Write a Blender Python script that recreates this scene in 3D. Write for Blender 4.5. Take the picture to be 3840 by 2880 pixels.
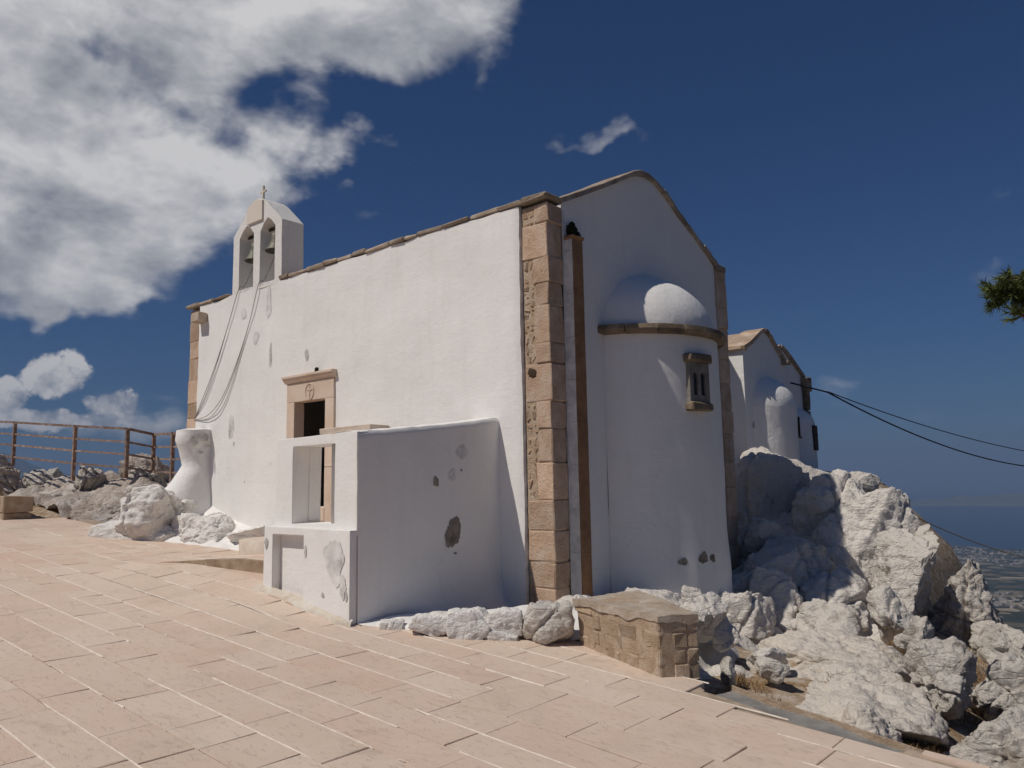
import bpy, bmesh, math, random
from mathutils import Vector, Matrix, noise, Euler
R = math.radians
scene = bpy.context.scene
C = scene.collection
for o in list(bpy.data.objects):
    bpy.data.objects.remove(o)

# ------------------------------------------------------------------ camera
# frame of the place: x runs east along the chapel's long wall, y north, z up (metres); the chapel's corner stands at the origin
cam_d = bpy.data.cameras.new('camera')
cam = bpy.data.objects.new('camera', cam_d); C.objects.link(cam)
cam_d.sensor_width = 36.0; cam_d.lens = 28.21
cam_d.clip_start = 0.05; cam_d.clip_end = 400000.0
YAW, PITCH, ROLL = R(40.775), R(7.21), R(-1.036)
cam.matrix_world = (Matrix.Translation((6.162, -7.891, 1.6)) @ Matrix.Rotation(YAW, 4, 'Z')
                    @ Matrix.Rotation(R(90) + PITCH, 4, 'X') @ Matrix.Rotation(ROLL, 4, 'Z'))
scene.camera = cam

# ------------------------------------------------------------------ light
SUN = Vector((-0.40, -1.0, 1.50)).normalized()
EL = math.asin(SUN.z); AZ = math.atan2(SUN.x, SUN.y)
sd = bpy.data.lights.new('sun', 'SUN'); sun = bpy.data.objects.new('sun', sd); C.objects.link(sun)
sd.energy = 3.25; sd.angle = R(0.55); sd.color = (1.0, 0.935, 0.845)
sun.rotation_euler = SUN.to_track_quat('Z', 'Y').to_euler()
sun.location = SUN * 60

world = bpy.data.worlds.new('World'); scene.world = world; world.use_nodes = True
world.cycles.sampling_method = 'MANUAL'; world.cycles.sample_map_resolution = 256
SKY_STRENGTH = 0.075
vs = scene.view_settings
vs.view_transform = 'Standard'; vs.look = 'None'; vs.gamma = 1.0; vs.exposure = 0.0
vs.use_curve_mapping = False
scene.cycles.use_denoising = True
scene.cycles.use_adaptive_sampling = True; scene.cycles.adaptive_threshold = 0.02
scene.cycles.max_bounces = 6; scene.cycles.diffuse_bounces = 5
scene.cycles.volume_bounces = 0
scene.cycles.transparent_max_bounces = 12


def build_sky():
    nt = world.node_tree; N = nt.nodes; L = nt.links
    N.clear()
    out = N.new('ShaderNodeOutputWorld'); bg = N.new('ShaderNodeBackground')
    L.new(bg.outputs[0], out.inputs[0]); bg.inputs[1].default_value = SKY_STRENGTH

    def M(op, a, b=None, c=None, clamp=False):
        n = N.new('ShaderNodeMath'); n.operation = op; n.use_clamp = clamp
        for i, x in enumerate((a, b, c)):
            if x is None: continue
            if isinstance(x, (int, float)): n.inputs[i].default_value = x
            else: L.new(x, n.inputs[i])
        return n.outputs[0]
    sky = N.new('ShaderNodeTexSky'); sky.sky_type = 'NISHITA'; sky.sun_disc = False
    sky.sun_elevation = EL; sky.sun_rotation = AZ
    sky.altitude = 800; sky.air_density = 1.0; sky.dust_density = 0.9; sky.ozone_density = 3.0
    hs = N.new('ShaderNodeHueSaturation'); hs.inputs['Saturation'].default_value = 1.12; hs.inputs['Value'].default_value = 0.62 * 1.12
    L.new(sky.outputs[0], hs.inputs['Color'])
    flt = N.new('ShaderNodeVectorMath'); flt.operation = 'MULTIPLY'; flt.inputs[1].default_value = (.26, .445, .68)   # deep mountain blue
    L.new(hs.outputs[0], flt.inputs[0])
    tc = N.new('ShaderNodeTexCoord')
    nrm = N.new('ShaderNodeVectorMath'); nrm.operation = 'NORMALIZE'; L.new(tc.outputs['Generated'], nrm.inputs[0])
    D = nrm.outputs[0]
    sep = N.new('ShaderNodeSeparateXYZ'); L.new(D, sep.inputs[0])
    az = M('MULTIPLY', M('ARCTAN2', sep.outputs[0], sep.outputs[1]), 57.2958)
    el = M('MULTIPLY', M('ARCSINE', sep.outputs[2]), 57.2958)
    az0, el0 = az, el
    wn = N.new('ShaderNodeTexNoise'); wn.inputs['Scale'].default_value = 9.0; wn.inputs['Detail'].default_value = 4
    L.new(D, wn.inputs['Vector']); wsep = N.new('ShaderNodeSeparateColor'); L.new(wn.outputs['Color'], wsep.inputs[0])
    az = M('MULTIPLY_ADD', M('SUBTRACT', wsep.outputs[0], .5), 13.0, az); el = M('MULTIPLY_ADD', M('SUBTRACT', wsep.outputs[1], .5), 8.0, el)
    blobs = [(-82, 24, 14, 9.5, 1.0), (-63.2, 28.6, 9.3, 5.2, .95), (-53, 33.5, 11, 4.6, 1.0), (-46.0, 29.7, 5.0, 2.6, .62),
             (-66.4, 19.1, 6.2, 4.2, .85), (-73, 14.5, 8.5, 2.4, .85), (-70.1, 11.9, 5.6, .95, .75), 
             (-66.4, 4.9, 4.6, 1.3, .7), (-33.8, 23.9, 2.9, .85, .66), (-36.2, 23.2, 2.0, .6, .4), (-55, 25.0, 4.5, 1.9, .55),
             (-60.8, 20.0, 3.0, 1.4, .6), (-47.6, 18.4, 3.2, .8, .34), (-52, 20.9, 1.6, .6, .36), (-46.5, 21.6, 2, .5, .34),
             (-58.3, 26.8, 3.0, 1.9, -.62), (-68.4, 27.5, 1.8, 1.3, -.5), (-51.5, 27.2, 3.2, 1.4, -.35), (-28.5, 31.0, 7, 3.5, -.55), (-110, 35, 25, 14, .9), (-76, 3.5, 12, 1.3, .45)]
    tot = None
    for a0, e0, ra, re, w in blobs:
        k = math.cos(R(e0))
        dx = M('MULTIPLY', M('SUBTRACT', az, a0), k / ra); dy = M('MULTIPLY', M('SUBTRACT', el, e0), 1 / re)
        d2 = M('MULTIPLY_ADD', dx, dx, M('MULTIPLY', dy, dy))
        g = M('MULTIPLY', M('EXPONENT', M('MULTIPLY', d2, -1.0)), w)
        tot = g if tot is None else M('ADD', tot, g)

    def cloud_noise(vec):
        mp = N.new('ShaderNodeMapping'); mp.inputs['Scale'].default_value = (1, 1, 1.7); L.new(vec, mp.inputs[0])
        a = N.new('ShaderNodeTexNoise'); a.inputs['Scale'].default_value = 6.0; a.inputs['Detail'].default_value = 6
        a.inputs['Roughness'].default_value = 0.56; a.inputs['Distortion'].default_value = 0.25
        L.new(mp.outputs[0], a.inputs['Vector'])
        b = N.new('ShaderNodeTexNoise'); b.inputs['Scale'].default_value = 17; b.inputs['Detail'].default_value = 3
        b.inputs['Roughness'].default_value = 0.6
        L.new(mp.outputs[0], b.inputs['Vector'])
        return M('MULTIPLY_ADD', b.outputs['Fac'], 0.30, a.outputs['Fac'])
    n0 = cloud_noise(D)
    off = N.new('ShaderNodeVectorMath'); off.operation = 'ADD'; L.new(D, off.inputs[0])
    off.inputs[1].default_value = SUN * 0.03 + Vector((0, 0, .02))
    n1 = cloud_noise(off.outputs[0])
    dens = M('ADD', tot, M('MULTIPLY', M('SUBTRACT', n0, 0.665), 1.9))
    mr = N.new('ShaderNodeMapRange'); mr.interpolation_type = 'SMOOTHSTEP'
    L.new(dens, mr.inputs['Value']); mr.inputs['From Min'].default_value = 0.24; mr.inputs['From Max'].default_value = 0.92
    cov = mr.outputs[0]
    # sunlit tops and grey undersides
    lit = M('MULTIPLY_ADD', M('SUBTRACT', n0, n1), 2.6, 0.70)
    thick = M('MULTIPLY', M('SUBTRACT', dens, 0.75), -0.34)
    sh = M('ADD', lit, thick, clamp=True)
    ramp = N.new('ShaderNodeValToRGB'); L.new(sh, ramp.inputs[0])
    e = ramp.color_ramp.elements
    k = 1 / SKY_STRENGTH
    e[0].position = 0.05; e[0].color = (.27, .285, .32, 1)
    e[1].position = 0.95; e[1].color = (.70, .69, .69, 1)
    m = ramp.color_ramp.elements.new(.5); m.color = (.45, .455, .48, 1)
    sc = N.new('ShaderNodeVectorMath'); sc.operation = 'SCALE'; sc.inputs['Scale'].default_value = k
    L.new(ramp.outputs[0], sc.inputs[0])
    mix = N.new('ShaderNodeMix'); mix.data_type = 'RGBA'
    L.new(M('MULTIPLY', cov, 0.94), mix.inputs['Factor'])
    L.new(flt.outputs[0], mix.inputs['A']); L.new(sc.outputs[0], mix.inputs['B'])
    # crisp fair-weather cumulus low in the west
    def puff_noise(vec):
        a = N.new('ShaderNodeTexNoise'); a.inputs['Scale'].default_value = 24; a.inputs['Detail'].default_value = 7
        a.inputs['Roughness'].default_value = 0.6; L.new(vec, a.inputs['Vector']); return a.outputs['Fac']
    t2 = None
    for a0, e0, ra, re, w in ((-70.6, 7.3, 2.3, 1.9, 1.0), (-73.8, 5.9, 2.2, 1.5, 1.0), (-67.4, 5.6, 2.4, 1.2, .95), (-77, 5.2, 3.0, 1.6, .95), (-71, 4.6, 6.0, 1.0, .8), (-84, 6.0, 4.0, 2.2, 1.0)):
        dx = M('MULTIPLY', M('SUBTRACT', az0, a0), 1 / ra); dy = M('MULTIPLY', M('SUBTRACT', el0, e0), 1 / re)
        g = M('MULTIPLY', M('EXPONENT', M('MULTIPLY', M('MULTIPLY_ADD', dx, dx, M('MULTIPLY', dy, dy)), -1.0)), w)
        t2 = g if t2 is None else M('MAXIMUM', t2, g)
    p0 = puff_noise(D); off2 = N.new('ShaderNodeVectorMath'); off2.operation = 'ADD'; L.new(D, off2.inputs[0])
    off2.inputs[1].default_value = SUN * 0.012 + Vector((0, 0, .012)); p1 = puff_noise(off2.outputs[0])
    d2 = M('MULTIPLY_ADD', M('SUBTRACT', p0, .5), 1.5, t2)
    m2 = N.new('ShaderNodeMapRange'); m2.interpolation_type = 'SMOOTHSTEP'; L.new(d2, m2.inputs['Value'])
    m2.inputs['From Min'].default_value = .46; m2.inputs['From Max'].default_value = .66
    l2 = M('ADD', M('MULTIPLY_ADD', M('SUBTRACT', p0, p1), 3.2, .62), M('MULTIPLY', M('SUBTRACT', el0, 6.5), .05), clamp=True)
    r2 = N.new('ShaderNodeValToRGB'); L.new(l2, r2.inputs[0]); q = r2.color_ramp.elements
    q[0].position = .2; q[0].color = (.27, .29, .34, 1); q[1].position = .9; q[1].color = (.68, .665, .66, 1)
    s2 = N.new('ShaderNodeVectorMath'); s2.operation = 'SCALE'; s2.inputs['Scale'].default_value = k; L.new(r2.outputs[0], s2.inputs[0])
    mix2 = N.new('ShaderNodeMix'); mix2.data_type = 'RGBA'; L.new(M('MULTIPLY', m2.outputs[0], .95), mix2.inputs['Factor'])
    L.new(mix.outputs['Result'], mix2.inputs['A']); L.new(s2.outputs[0], mix2.inputs['B'])
    L.new(mix2.outputs['Result'], bg.inputs[0])


build_sky()

# ------------------------------------------------------------------ helpers
rng = random.Random(7)


def tag(o, label=None, cat=None, group=None, kind=None):
    for k, v in (('label', label), ('category', cat), ('group', group), ('kind', kind)):
        if v: o[k] = v
    return o


def adopt(o, parent):
    if parent is not None:
        o.parent = parent
        o.matrix_parent_inverse = parent.matrix_basis.inverted()
    return o


def mesh_obj(name, verts, faces, mat, parent=None, smooth=False):
    me = bpy.data.meshes.new(name); me.from_pydata([tuple(v) for v in verts], [], faces); me.update()
    if smooth: me.polygons.foreach_set('use_smooth', [True] * len(me.polygons))
    if mat: me.materials.append(mat)
    o = bpy.data.objects.new(name, me); C.objects.link(o)
    return adopt(o, parent)


def bm_obj(name, bm, mat, parent=None, smooth=False, recalc=True):
    if recalc: bmesh.ops.recalc_face_normals(bm, faces=bm.faces)
    me = bpy.data.meshes.new(name); bm.to_mesh(me); bm.free()
    if smooth: me.polygons.foreach_set('use_smooth', [True] * len(me.polygons))
    if mat: me.materials.append(mat)
    o = bpy.data.objects.new(name, me); C.objects.link(o)
    return adopt(o, parent)


def empty(name, loc, label=None, cat=None, group=None):
    o = bpy.data.objects.new(name, None); C.objects.link(o); o.location = loc; o.empty_display_size = .2
    return tag(o, label, cat, group)


def cbox_geo(lo, hi, c=.012, jit=0.0, rnd=rng, top=None):
    """chamfered block: 24 vertices, 44 triangles"""
    lo = Vector(lo); hi = Vector(hi); ctr = (lo + hi) / 2
    V = []; idx = {}
    for sx in (0, 1):
        for sy in (0, 1):
            for sz in (0, 1):
                p = Vector(((lo, hi)[sx][0], (lo, hi)[sy][1], (lo, hi)[sz][2]))
                p += Vector([rnd.uniform(-jit, jit) for _ in range(3)])
                for a in range(3):
                    q = p.copy()
                    for b in range(3):
                        if b != a: q[b] += c * (1 if q[b] < ctr[b] else -1) * rnd.uniform(.7, 1.3)
                    idx[(sx, sy, sz, a)] = len(V); V.append(q)
    F = []
    for a in range(3):
        b, d = [k for k in range(3) if k != a]
        for s in (0, 1):
            f = []
            for (u, w) in ((0, 0), (1, 0), (1, 1), (0, 1)):
                k = [0, 0, 0]; k[a] = s; k[b] = u; k[d] = w
                f.append(idx[(*k, a)])
            F.append(f)
    for k in range(3):
        a, b = [q for q in range(3) if q != k]
        for sa in (0, 1):
            for sb in (0, 1):
                c0 = [0, 0, 0]; c0[a] = sa; c0[b] = sb; c0[k] = 0
                c1 = list(c0); c1[k] = 1
                F.append([idx[(*c0, a)], idx[(*c1, a)], idx[(*c1, b)], idx[(*c0, b)]])
    for sx in (0, 1):
        for sy in (0, 1):
            for sz in (0, 1):
                F.append([idx[(sx, sy, sz, a)] for a in range(3)])
    return V, F


def fixed_mesh(name, V, F, mat):
    bm = bmesh.new()
    vs_ = [bm.verts.new(v) for v in V]
    for f in F: bm.faces.new([vs_[i] for i in f])
    bmesh.ops.recalc_face_normals(bm, faces=bm.faces)
    me = bpy.data.meshes.new(name); bm.to_mesh(me); bm.free()
    if mat: me.materials.append(mat)
    return me


def cbox(name, lo, hi, mat, parent=None, c=.012, jit=0.0, xf=None):
    V, F = cbox_geo(lo, hi, c, jit)
    if xf is not None: V = [xf @ v for v in V]
    o = bpy.data.objects.new(name, fixed_mesh(name, V, F, mat)); C.objects.link(o)
    return adopt(o, parent)


def add_geo(bm, V, F):
    vs_ = [bm.verts.new(v) for v in V]
    for f in F: bm.faces.new([vs_[i] for i in f])


def tube_geo(pts, r, n=8, cap=True):
    pts = [Vector(p) for p in pts]; V = []; F = []
    rr = r if isinstance(r, (list, tuple)) else [r] * len(pts)
    prev = None
    for i, p in enumerate(pts):
        t = (pts[min(i + 1, len(pts) - 1)] - pts[max(i - 1, 0)]).normalized()
        a = t.orthogonal() if prev is None else (prev - t * prev.dot(t))
        a.normalize(); prev = a; b = t.cross(a)
        for k in range(n):
            w = 2 * math.pi * k / n
            V.append(p + (a * math.cos(w) + b * math.sin(w)) * rr[i])
    for i in range(len(pts) - 1):
        for k in range(n):
            F.append([i * n + k, i * n + (k + 1) % n, (i + 1) * n + (k + 1) % n, (i + 1) * n + k])
    if cap:
        F.append(list(range(n))[::-1]); F.append([(len(pts) - 1) * n + k for k in range(n)])
    return V, F


def tube(name, pts, r, mat, parent=None, n=8):
    V, F = tube_geo(pts, r, n)
    return mesh_obj(name, V, F, mat, parent, smooth=True)


def lathe_geo(prof, n=20):
    V = []; F = []
    for r, z in prof:
        for k in range(n):
            a = 2 * math.pi * k / n
            V.append(Vector((r * math.cos(a), r * math.sin(a), z)))
    for i in range(len(prof) - 1):
        for k in range(n):
            F.append([i * n + k, i * n + (k + 1) % n, (i + 1) * n + (k + 1) % n, (i + 1) * n + k])
    return V, F


def sm(t):
    t = max(0.0, min(1.0, t)); return t * t * (3 - 2 * t)


def lerp(a, b, t): return a + (b - a) * t


def interp(x, xs, ys):
    if x <= xs[0]: return ys[0]
    for i in range(len(xs) - 1):
        if x <= xs[i + 1]: return lerp(ys[i], ys[i + 1], (x - xs[i]) / (xs[i + 1] - xs[i]))
    return ys[-1]


def fbm(p, f, oct_=4, h=.9):
    return noise.fractal(Vector(p) * f, h, 2.0, oct_)


# ------------------------------------------------------------------ materials
def mat(name):
    m = bpy.data.materials.new(name); m.use_nodes = True
    nt = m.node_tree; b = nt.nodes['Principled BSDF']
    b.inputs['Specular IOR Level'].default_value = 0.25
    return m, nt, b


class NB:
    """small node builder"""
    def __init__(s, nt, coord='pos'):
        s.nt = nt; s.N = nt.nodes; s.L = nt.links
        if coord == 'pos':
            g = s.N.new('ShaderNodeNewGeometry'); s.co = g.outputs['Position']
        else:
            g = s.N.new('ShaderNodeTexCoord'); s.co = g.outputs['Object']

    def put(s, node, i, x):
        if isinstance(x, (int, float, tuple)): node.inputs[i].default_value = x
        elif x is not None: s.L.new(x, node.inputs[i])

    def noise(s, scale, detail=5, rough=.55, dist=0.0, stretch=None, out='Fac'):
        n = s.N.new('ShaderNodeTexNoise'); n.inputs['Scale'].default_value = scale; n.inputs['Detail'].default_value = detail
        n.inputs['Roughness'].default_value = rough; n.inputs['Distortion'].default_value = dist
        v = s.co
        if stretch:
            mp = s.N.new('ShaderNodeMapping'); mp.inputs['Scale'].default_value = stretch; s.L.new(v, mp.inputs[0]); v = mp.outputs[0]
        s.L.new(v, n.inputs['Vector']); return n.outputs[out]

    def voro(s, scale, feature='F1', stretch=None, out='Distance'):
        n = s.N.new('ShaderNodeTexVoronoi'); n.inputs['Scale'].default_value = scale; n.feature = feature
        v = s.co
        if stretch:
            mp = s.N.new('ShaderNodeMapping'); mp.inputs['Scale'].default_value = stretch; s.L.new(v, mp.inputs[0]); v = mp.outputs[0]
        s.L.new(v, n.inputs['Vector']); return n.outputs[out]

    def ramp(s, fac, stops):
        n = s.N.new('ShaderNodeValToRGB'); s.L.new(fac, n.inputs[0]); cr = n.color_ramp
        while len(cr.elements) < len(stops): cr.elements.new(.5)
        for e, (p, c) in zip(cr.elements, stops):
            e.position = p
            e.color = (*c, 1) if isinstance(c, tuple) else (c, c, c, 1)
        return n.outputs[0]

    def rng(s, v, a, b, c=0.0, d=1.0):
        n = s.N.new('ShaderNodeMapRange'); s.L.new(v, n.inputs['Value'])
        for k, x in zip(('From Min', 'From Max', 'To Min', 'To Max'), (a, b, c, d)): n.inputs[k].default_value = x
        return n.outputs[0]

    def mix(s, f, a, b, mode='MIX'):
        n = s.N.new('ShaderNodeMix'); n.data_type = 'RGBA'; n.blend_type = mode
        for k, x in (('Factor', f), ('A', a), ('B', b)):
            if isinstance(x, tuple): n.inputs[k].default_value = (*x, 1)
            elif isinstance(x, (int, float)): n.inputs[k].default_value = x
            else: s.L.new(x, n.inputs[k])
        return n.outputs['Result']

    def math(s, op, a, b=None, clamp=False):
        n = s.N.new('ShaderNodeMath'); n.operation = op; n.use_clamp = clamp
        s.put(n, 0, a); s.put(n, 1, b); return n.outputs[0]

    def rand(s):
        return s.N.new('ShaderNodeObjectInfo').outputs['Random']

    def bump(s, h, strength, dist, normal=None):
        n = s.N.new('ShaderNodeBump'); n.inputs['Strength'].default_value = strength; n.inputs['Distance'].default_value = dist
        s.L.new(h, n.inputs['Height'])
        if normal is not None: s.L.new(normal, n.inputs['Normal'])
        return n.outputs[0]

    def bevel(s, r, samples=4):
        n = s.N.new('ShaderNodeBevel'); n.samples = samples; n.inputs[0].default_value = r
        return n.outputs[0]


def M_plaster(name, base=(.825, .805, .775), rough_amt=1.0, bevel=.018, stain=.25):
    m, nt, b = mat(name); n = NB(nt)
    big = n.noise(.7, 4, .6); mid = n.noise(3.5, 6, .65); fine = n.noise(55, 4, .7)
    streak = n.noise(1.0, 6, .7, stretch=(6, 6, .7))
    c = n.mix(n.rng(big, .35, .7), base, tuple(x * .95 for x in base))
    c = n.mix(n.math('MULTIPLY', n.rng(streak, .50, .74), stain), c, (base[0] * .80, base[1] * .77, base[2] * .74))
    c = n.mix(n.math('MULTIPLY', n.rng(mid, .55, .8), .35), c, tuple(x * .88 for x in base))
    nt.links.new(c, b.inputs['Base Color']); b.inputs['Roughness'].default_value = .92
    brush = n.noise(5, 5, .65, .6, stretch=(1.0, 1.0, 5.0))
    crack = n.rng(n.voro(1.1, 'DISTANCE_TO_EDGE'), .0, .006)
    crk = n.math('MULTIPLY', n.math('SUBTRACT', 1.0, crack), n.rng(n.noise(.9, 3), .55, .62))
    c = n.mix(n.math('MULTIPLY', crk, .30), c, (.45, .42, .39))
    nt.links.new(c, b.inputs['Base Color'])
    h = n.math('ADD', n.math('ADD', n.math('MULTIPLY', mid, .9), n.math('MULTIPLY', brush, .16)), n.math('MULTIPLY', fine, .14))
    bn = n.bump(h, .42 * rough_amt, .035, n.bevel(bevel) if bevel else None)
    nt.links.new(bn, b.inputs['Normal']); return m


def M_stone(name, cols, scale=1.0, bump=.6, dark=(.12, .10, .085), darkamt=.5, rand=.25, coord='pos'):
    m, nt, b = mat(name); n = NB(nt, coord)
    a = n.noise(2.2 * scale, 6, .6); f = n.noise(16 * scale, 8, .7); g = n.noise(60 * scale, 4, .7)
    c = n.ramp(a, [(.32, cols[0]), (.5, cols[1]), (.68, cols[2])])
    c = n.mix(n.math('MULTIPLY', n.rng(f, .56, .72), darkamt), c, dark)
    r = n.rng(n.rand(), 0, 1, 1 - rand, 1 + rand * .5)
    hsv = n.N.new('ShaderNodeHueSaturation'); nt.links.new(c, hsv.inputs['Color']); nt.links.new(r, hsv.inputs['Value'])
    nt.links.new(hsv.outputs[0], b.inputs['Base Color']); b.inputs['Roughness'].default_value = .93
    pits = n.rng(n.voro(26 * scale), .0, .35)
    h = n.math('ADD', n.math('MULTIPLY', f, .8), n.math('ADD', n.math('MULTIPLY', g, .25), n.math('MULTIPLY', pits, .25)))
    nt.links.new(n.bump(h, bump, .025), b.inputs['Normal']); return m


def M_rock(name, white=.5, raw=((.30, .25, .20), (.44, .375, .31), (.54, .48, .42)), wcol=(.80, .78, .75), bump=.9):
    m, nt, b = mat(name); n = NB(nt)
    a = n.noise(1.6, 7, .65, .3); f = n.noise(7, 9, .68, .4); g = n.noise(34, 6, .7)
    st = n.noise(2.2, 6, .65, .5, stretch=(1.2, 1.2, 5.5))
    c = n.ramp(f, [(.30, raw[0]), (.5, raw[1]), (.66, raw[2])])
    c = n.mix(n.math('MULTIPLY', n.rng(st, .55, .7), .4), c, tuple(x * .62 for x in raw[0]))
    t = .62 - white * .34
    wm = n.rng(n.math('ADD', n.math('MULTIPLY', a, .6), n.math('MULTIPLY', f, .4)), t - .05, t + .05)
    wc = n.mix(n.rng(g, .35, .7), wcol, tuple(x * .84 for x in wcol))
    c = n.mix(wm, c, wc)
    c = n.mix(n.math('MULTIPLY', n.rng(g, .64, .74), .40 if white < .7 else (.14 if white < 1.2 else .05)), c, (.09, .085, .075))
    ds = n.math('MULTIPLY', n.rng(n.noise(1.3, 7, .7, 1.2), .60, .68), .6 if white < .9 else (.35 if white < 1.2 else .12))
    c = n.mix(ds, c, (.26, .195, .14))
    nt.links.new(c, b.inputs['Base Color']); b.inputs['Roughness'].default_value = .95
    cr = n.rng(n.voro(5.5, 'DISTANCE_TO_EDGE', (1, 1, 1.8)), 0, .10)
    h = n.math('ADD', n.math('MULTIPLY', f, 1.0), n.math('ADD', n.math('MULTIPLY', g, .3), n.math('ADD', n.math('MULTIPLY', st, .55), n.math('MULTIPLY', cr, .12))))
    nt.links.new(n.bump(h, bump, .09), b.inputs['Normal']); return m


def M_plain(name, col, rough=.8, metal=0.0, var=.25, scale=8, bump=.2):
    m, nt, b = mat(name); n = NB(nt)
    a = n.noise(scale, 5, .6)
    c = n.mix(n.rng(a, .35, .65), tuple(x * (1 - var) for x in col), tuple(min(1, x * (1 + var * .6)) for x in col))
    nt.links.new(c, b.inputs['Base Color']); b.inputs['Roughness'].default_value = rough; b.inputs['Metallic'].default_value = metal
    if bump: nt.links.new(n.bump(n.noise(scale * 5, 4, .6), bump, .01), b.inputs['Normal'])
    return m


def M_slab():
    m, nt, b = mat('paving stone'); n = NB(nt)
    r = n.rand()
    base = n.ramp(r, [(0, (.61, .49, .39)), (.25, (.61, .465, .37)), (.5, (.65, .53, .43)), (.75, (.60, .44, .345)), (1, (.63, .505, .405))])
    a = n.noise(1.7, 6, .6); f = n.noise(11, 6, .65, .3, stretch=(1, 2.2, 1)); g = n.noise(70, 3, .6)
    c = n.mix(n.math('MULTIPLY', n.rng(a, .42, .68), .5), base, (.66, .55, .45))
    c = n.mix(n.math('MULTIPLY', n.rng(f, .56, .72), .38), c, (.40, .28, .19))
    c = n.mix(n.math('MULTIPLY', n.rng(n.noise(2.4, 8, .7, .6), .57, .72), .5), c, (.37, .30, .235))
    c = n.mix(n.math('MULTIPLY', n.rng(n.noise(.8, 5, .65, .8), .52, .7), .35), c, (.46, .37, .29))
    sp = n.rng(n.voro(9), .035, .055, 1, 0)
    c = n.mix(n.math('MULTIPLY', n.math('MULTIPLY', sp, n.rng(n.noise(1.9, 2), .54, .58)), .55), c, (.16, .13, .11))
    wsp = n.rng(n.voro(31), .05, .07, 1, 0)
    c = n.mix(n.math('MULTIPLY', n.math('MULTIPLY', wsp, n.rng(n.noise(1.1, 3), .56, .6)), .5), c, (.72, .68, .62))
    nt.links.new(c, b.inputs['Base Color']); b.inputs['Roughness'].default_value = .88
    pit = n.math('MULTIPLY', n.rng(f, .55, .75), -1.0)
    nt.links.new(n.bump(n.math('ADD', pit, n.math('MULTIPLY', g, .35)), .4, .012), b.inputs['Normal']); return m


def M_terrain():
    m, nt, b = mat('hill and plain'); n = NB(nt)
    # near hilltop: dry brown grass, soil and limestone rubble
    f = n.noise(1.1, 8, .65); g = n.noise(9, 7, .7); g2 = n.noise(.02, 8, .62)
    near = n.ramp(g, [(.32, (.16, .105, .06)), (.46, (.31, .215, .13)), (.56, (.41, .33, .25)), (.68, (.56, .51, .45))])
    near = n.mix(n.rng(f, .5, .64), near, (.50, .44, .38))
    hill = n.ramp(g2, [(.35, (.09, .09, .055)), (.48, (.25, .20, .145)), (.6, (.40, .35, .29))])
    # far plain: groves, fields, bare plots
    vo = n.N.new('ShaderNodeTexVoronoi'); vo.inputs['Scale'].default_value = 1 / 130.0
    nt.links.new(n.co, vo.inputs['Vector'])
    sepc = n.N.new('ShaderNodeSeparateColor'); nt.links.new(vo.outputs['Color'], sepc.inputs[0])
    fld = n.ramp(sepc.outputs[0], [(0, (.022, .03, .02)), (.5, (.04, .045, .03)), (.66, (.08, .07, .045)), (.82, (.17, .135, .09)), (.94, (.32, .26, .19))])
    big = n.noise(1 / 1500.0, 7, .62)
    fld = n.mix(n.math('MULTIPLY', n.rng(big, .46, .62), .75), fld, (.03, .038, .028))
    fine = n.noise(1 / 60.0, 5, .7)
    fld = n.mix(n.math('MULTIPLY', n.rng(fine, .6, .68), .7), fld, (.40, .36, .31))
    dist = n.N.new('ShaderNodeVectorMath'); dist.operation = 'LENGTH'; nt.links.new(n.co, dist.inputs[0])
    c = n.mix(n.rng(dist.outputs['Value'], 40, 120), near, hill)
    c = n.mix(n.rng(dist.outputs['Value'], 1000, 1800), c, fld)
    nt.links.new(c, b.inputs['Base Color']); b.inputs['Roughness'].default_value = 1.0
    b.inputs['Specular IOR Level'].default_value = 0.05
    nt.links.new(n.bump(n.noise(6, 8, .7), .6, .05), b.inputs['Normal']); return m


PLASTER = M_plaster('whitewashed plaster')
PLASTER2 = M_plaster('rough whitewash', rough_amt=2.2, stain=.35)
STUCCO = M_plaster('coarse white stucco', base=(.80, .775, .74), rough_amt=1.0, bevel=.012, stain=.3)
# coarse spatter relief of the belfry
_nt = STUCCO.node_tree; _n = NB(_nt); _b = _nt.nodes['Principled BSDF']
_nt.links.new(_n.bump(_n.noise(30, 4, .7), .9, .016), _b.inputs['Normal'])
_c = _b.inputs['Base Color'].links[0].from_socket
_nt.links.new(_n.mix(_n.math('MULTIPLY', _n.rng(_n.noise(30, 4, .7), .58, .66), .38), _c, (.45, .37, .29)), _b.inputs['Base Color'])
SMOOTHP = M_plaster('smooth cream render', base=(.72, .64, .55), rough_amt=.5)
GREYPATCH = M_plain('bare cement', (.52, .495, .47), .95, var=.3, scale=9, bump=.5)
DARKPATCH = M_plain('bare stone under fallen plaster', (.26, .225, .19), .95, var=.45, scale=14, bump=.8)
PALEPATCH = M_plain('worn whitewash', (.69, .67, .645), .95, var=.22, scale=6, bump=.4)
QUOIN = M_stone('honey sandstone', ((.46, .31, .21), (.57, .405, .29), (.65, .52, .41)), 1.3, 1.0, darkamt=.5, rand=.30)
QUOIN_E = QUOIN
CORN = M_stone('weathered cornice stone', ((.30, .24, .185), (.42, .34, .265), (.54, .455, .37)), 1.6, .9, darkamt=.6, rand=.3)
APSECORN = M_stone('mossy cornice stone', ((.13, .10, .065), (.24, .185, .125), (.36, .29, .21)), 2.0, .9, darkamt=.6, rand=.25)
PORTAL = M_stone('cream portal stone', ((.60, .465, .36), (.66, .525, .415), (.70, .575, .47)), .8, .3, darkamt=.18, rand=.08)
TILE = M_stone('clay roof stone', ((.36, .25, .175), (.45, .335, .245), (.53, .43, .35)), 2.0, .7, darkamt=.35, rand=.3)
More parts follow.
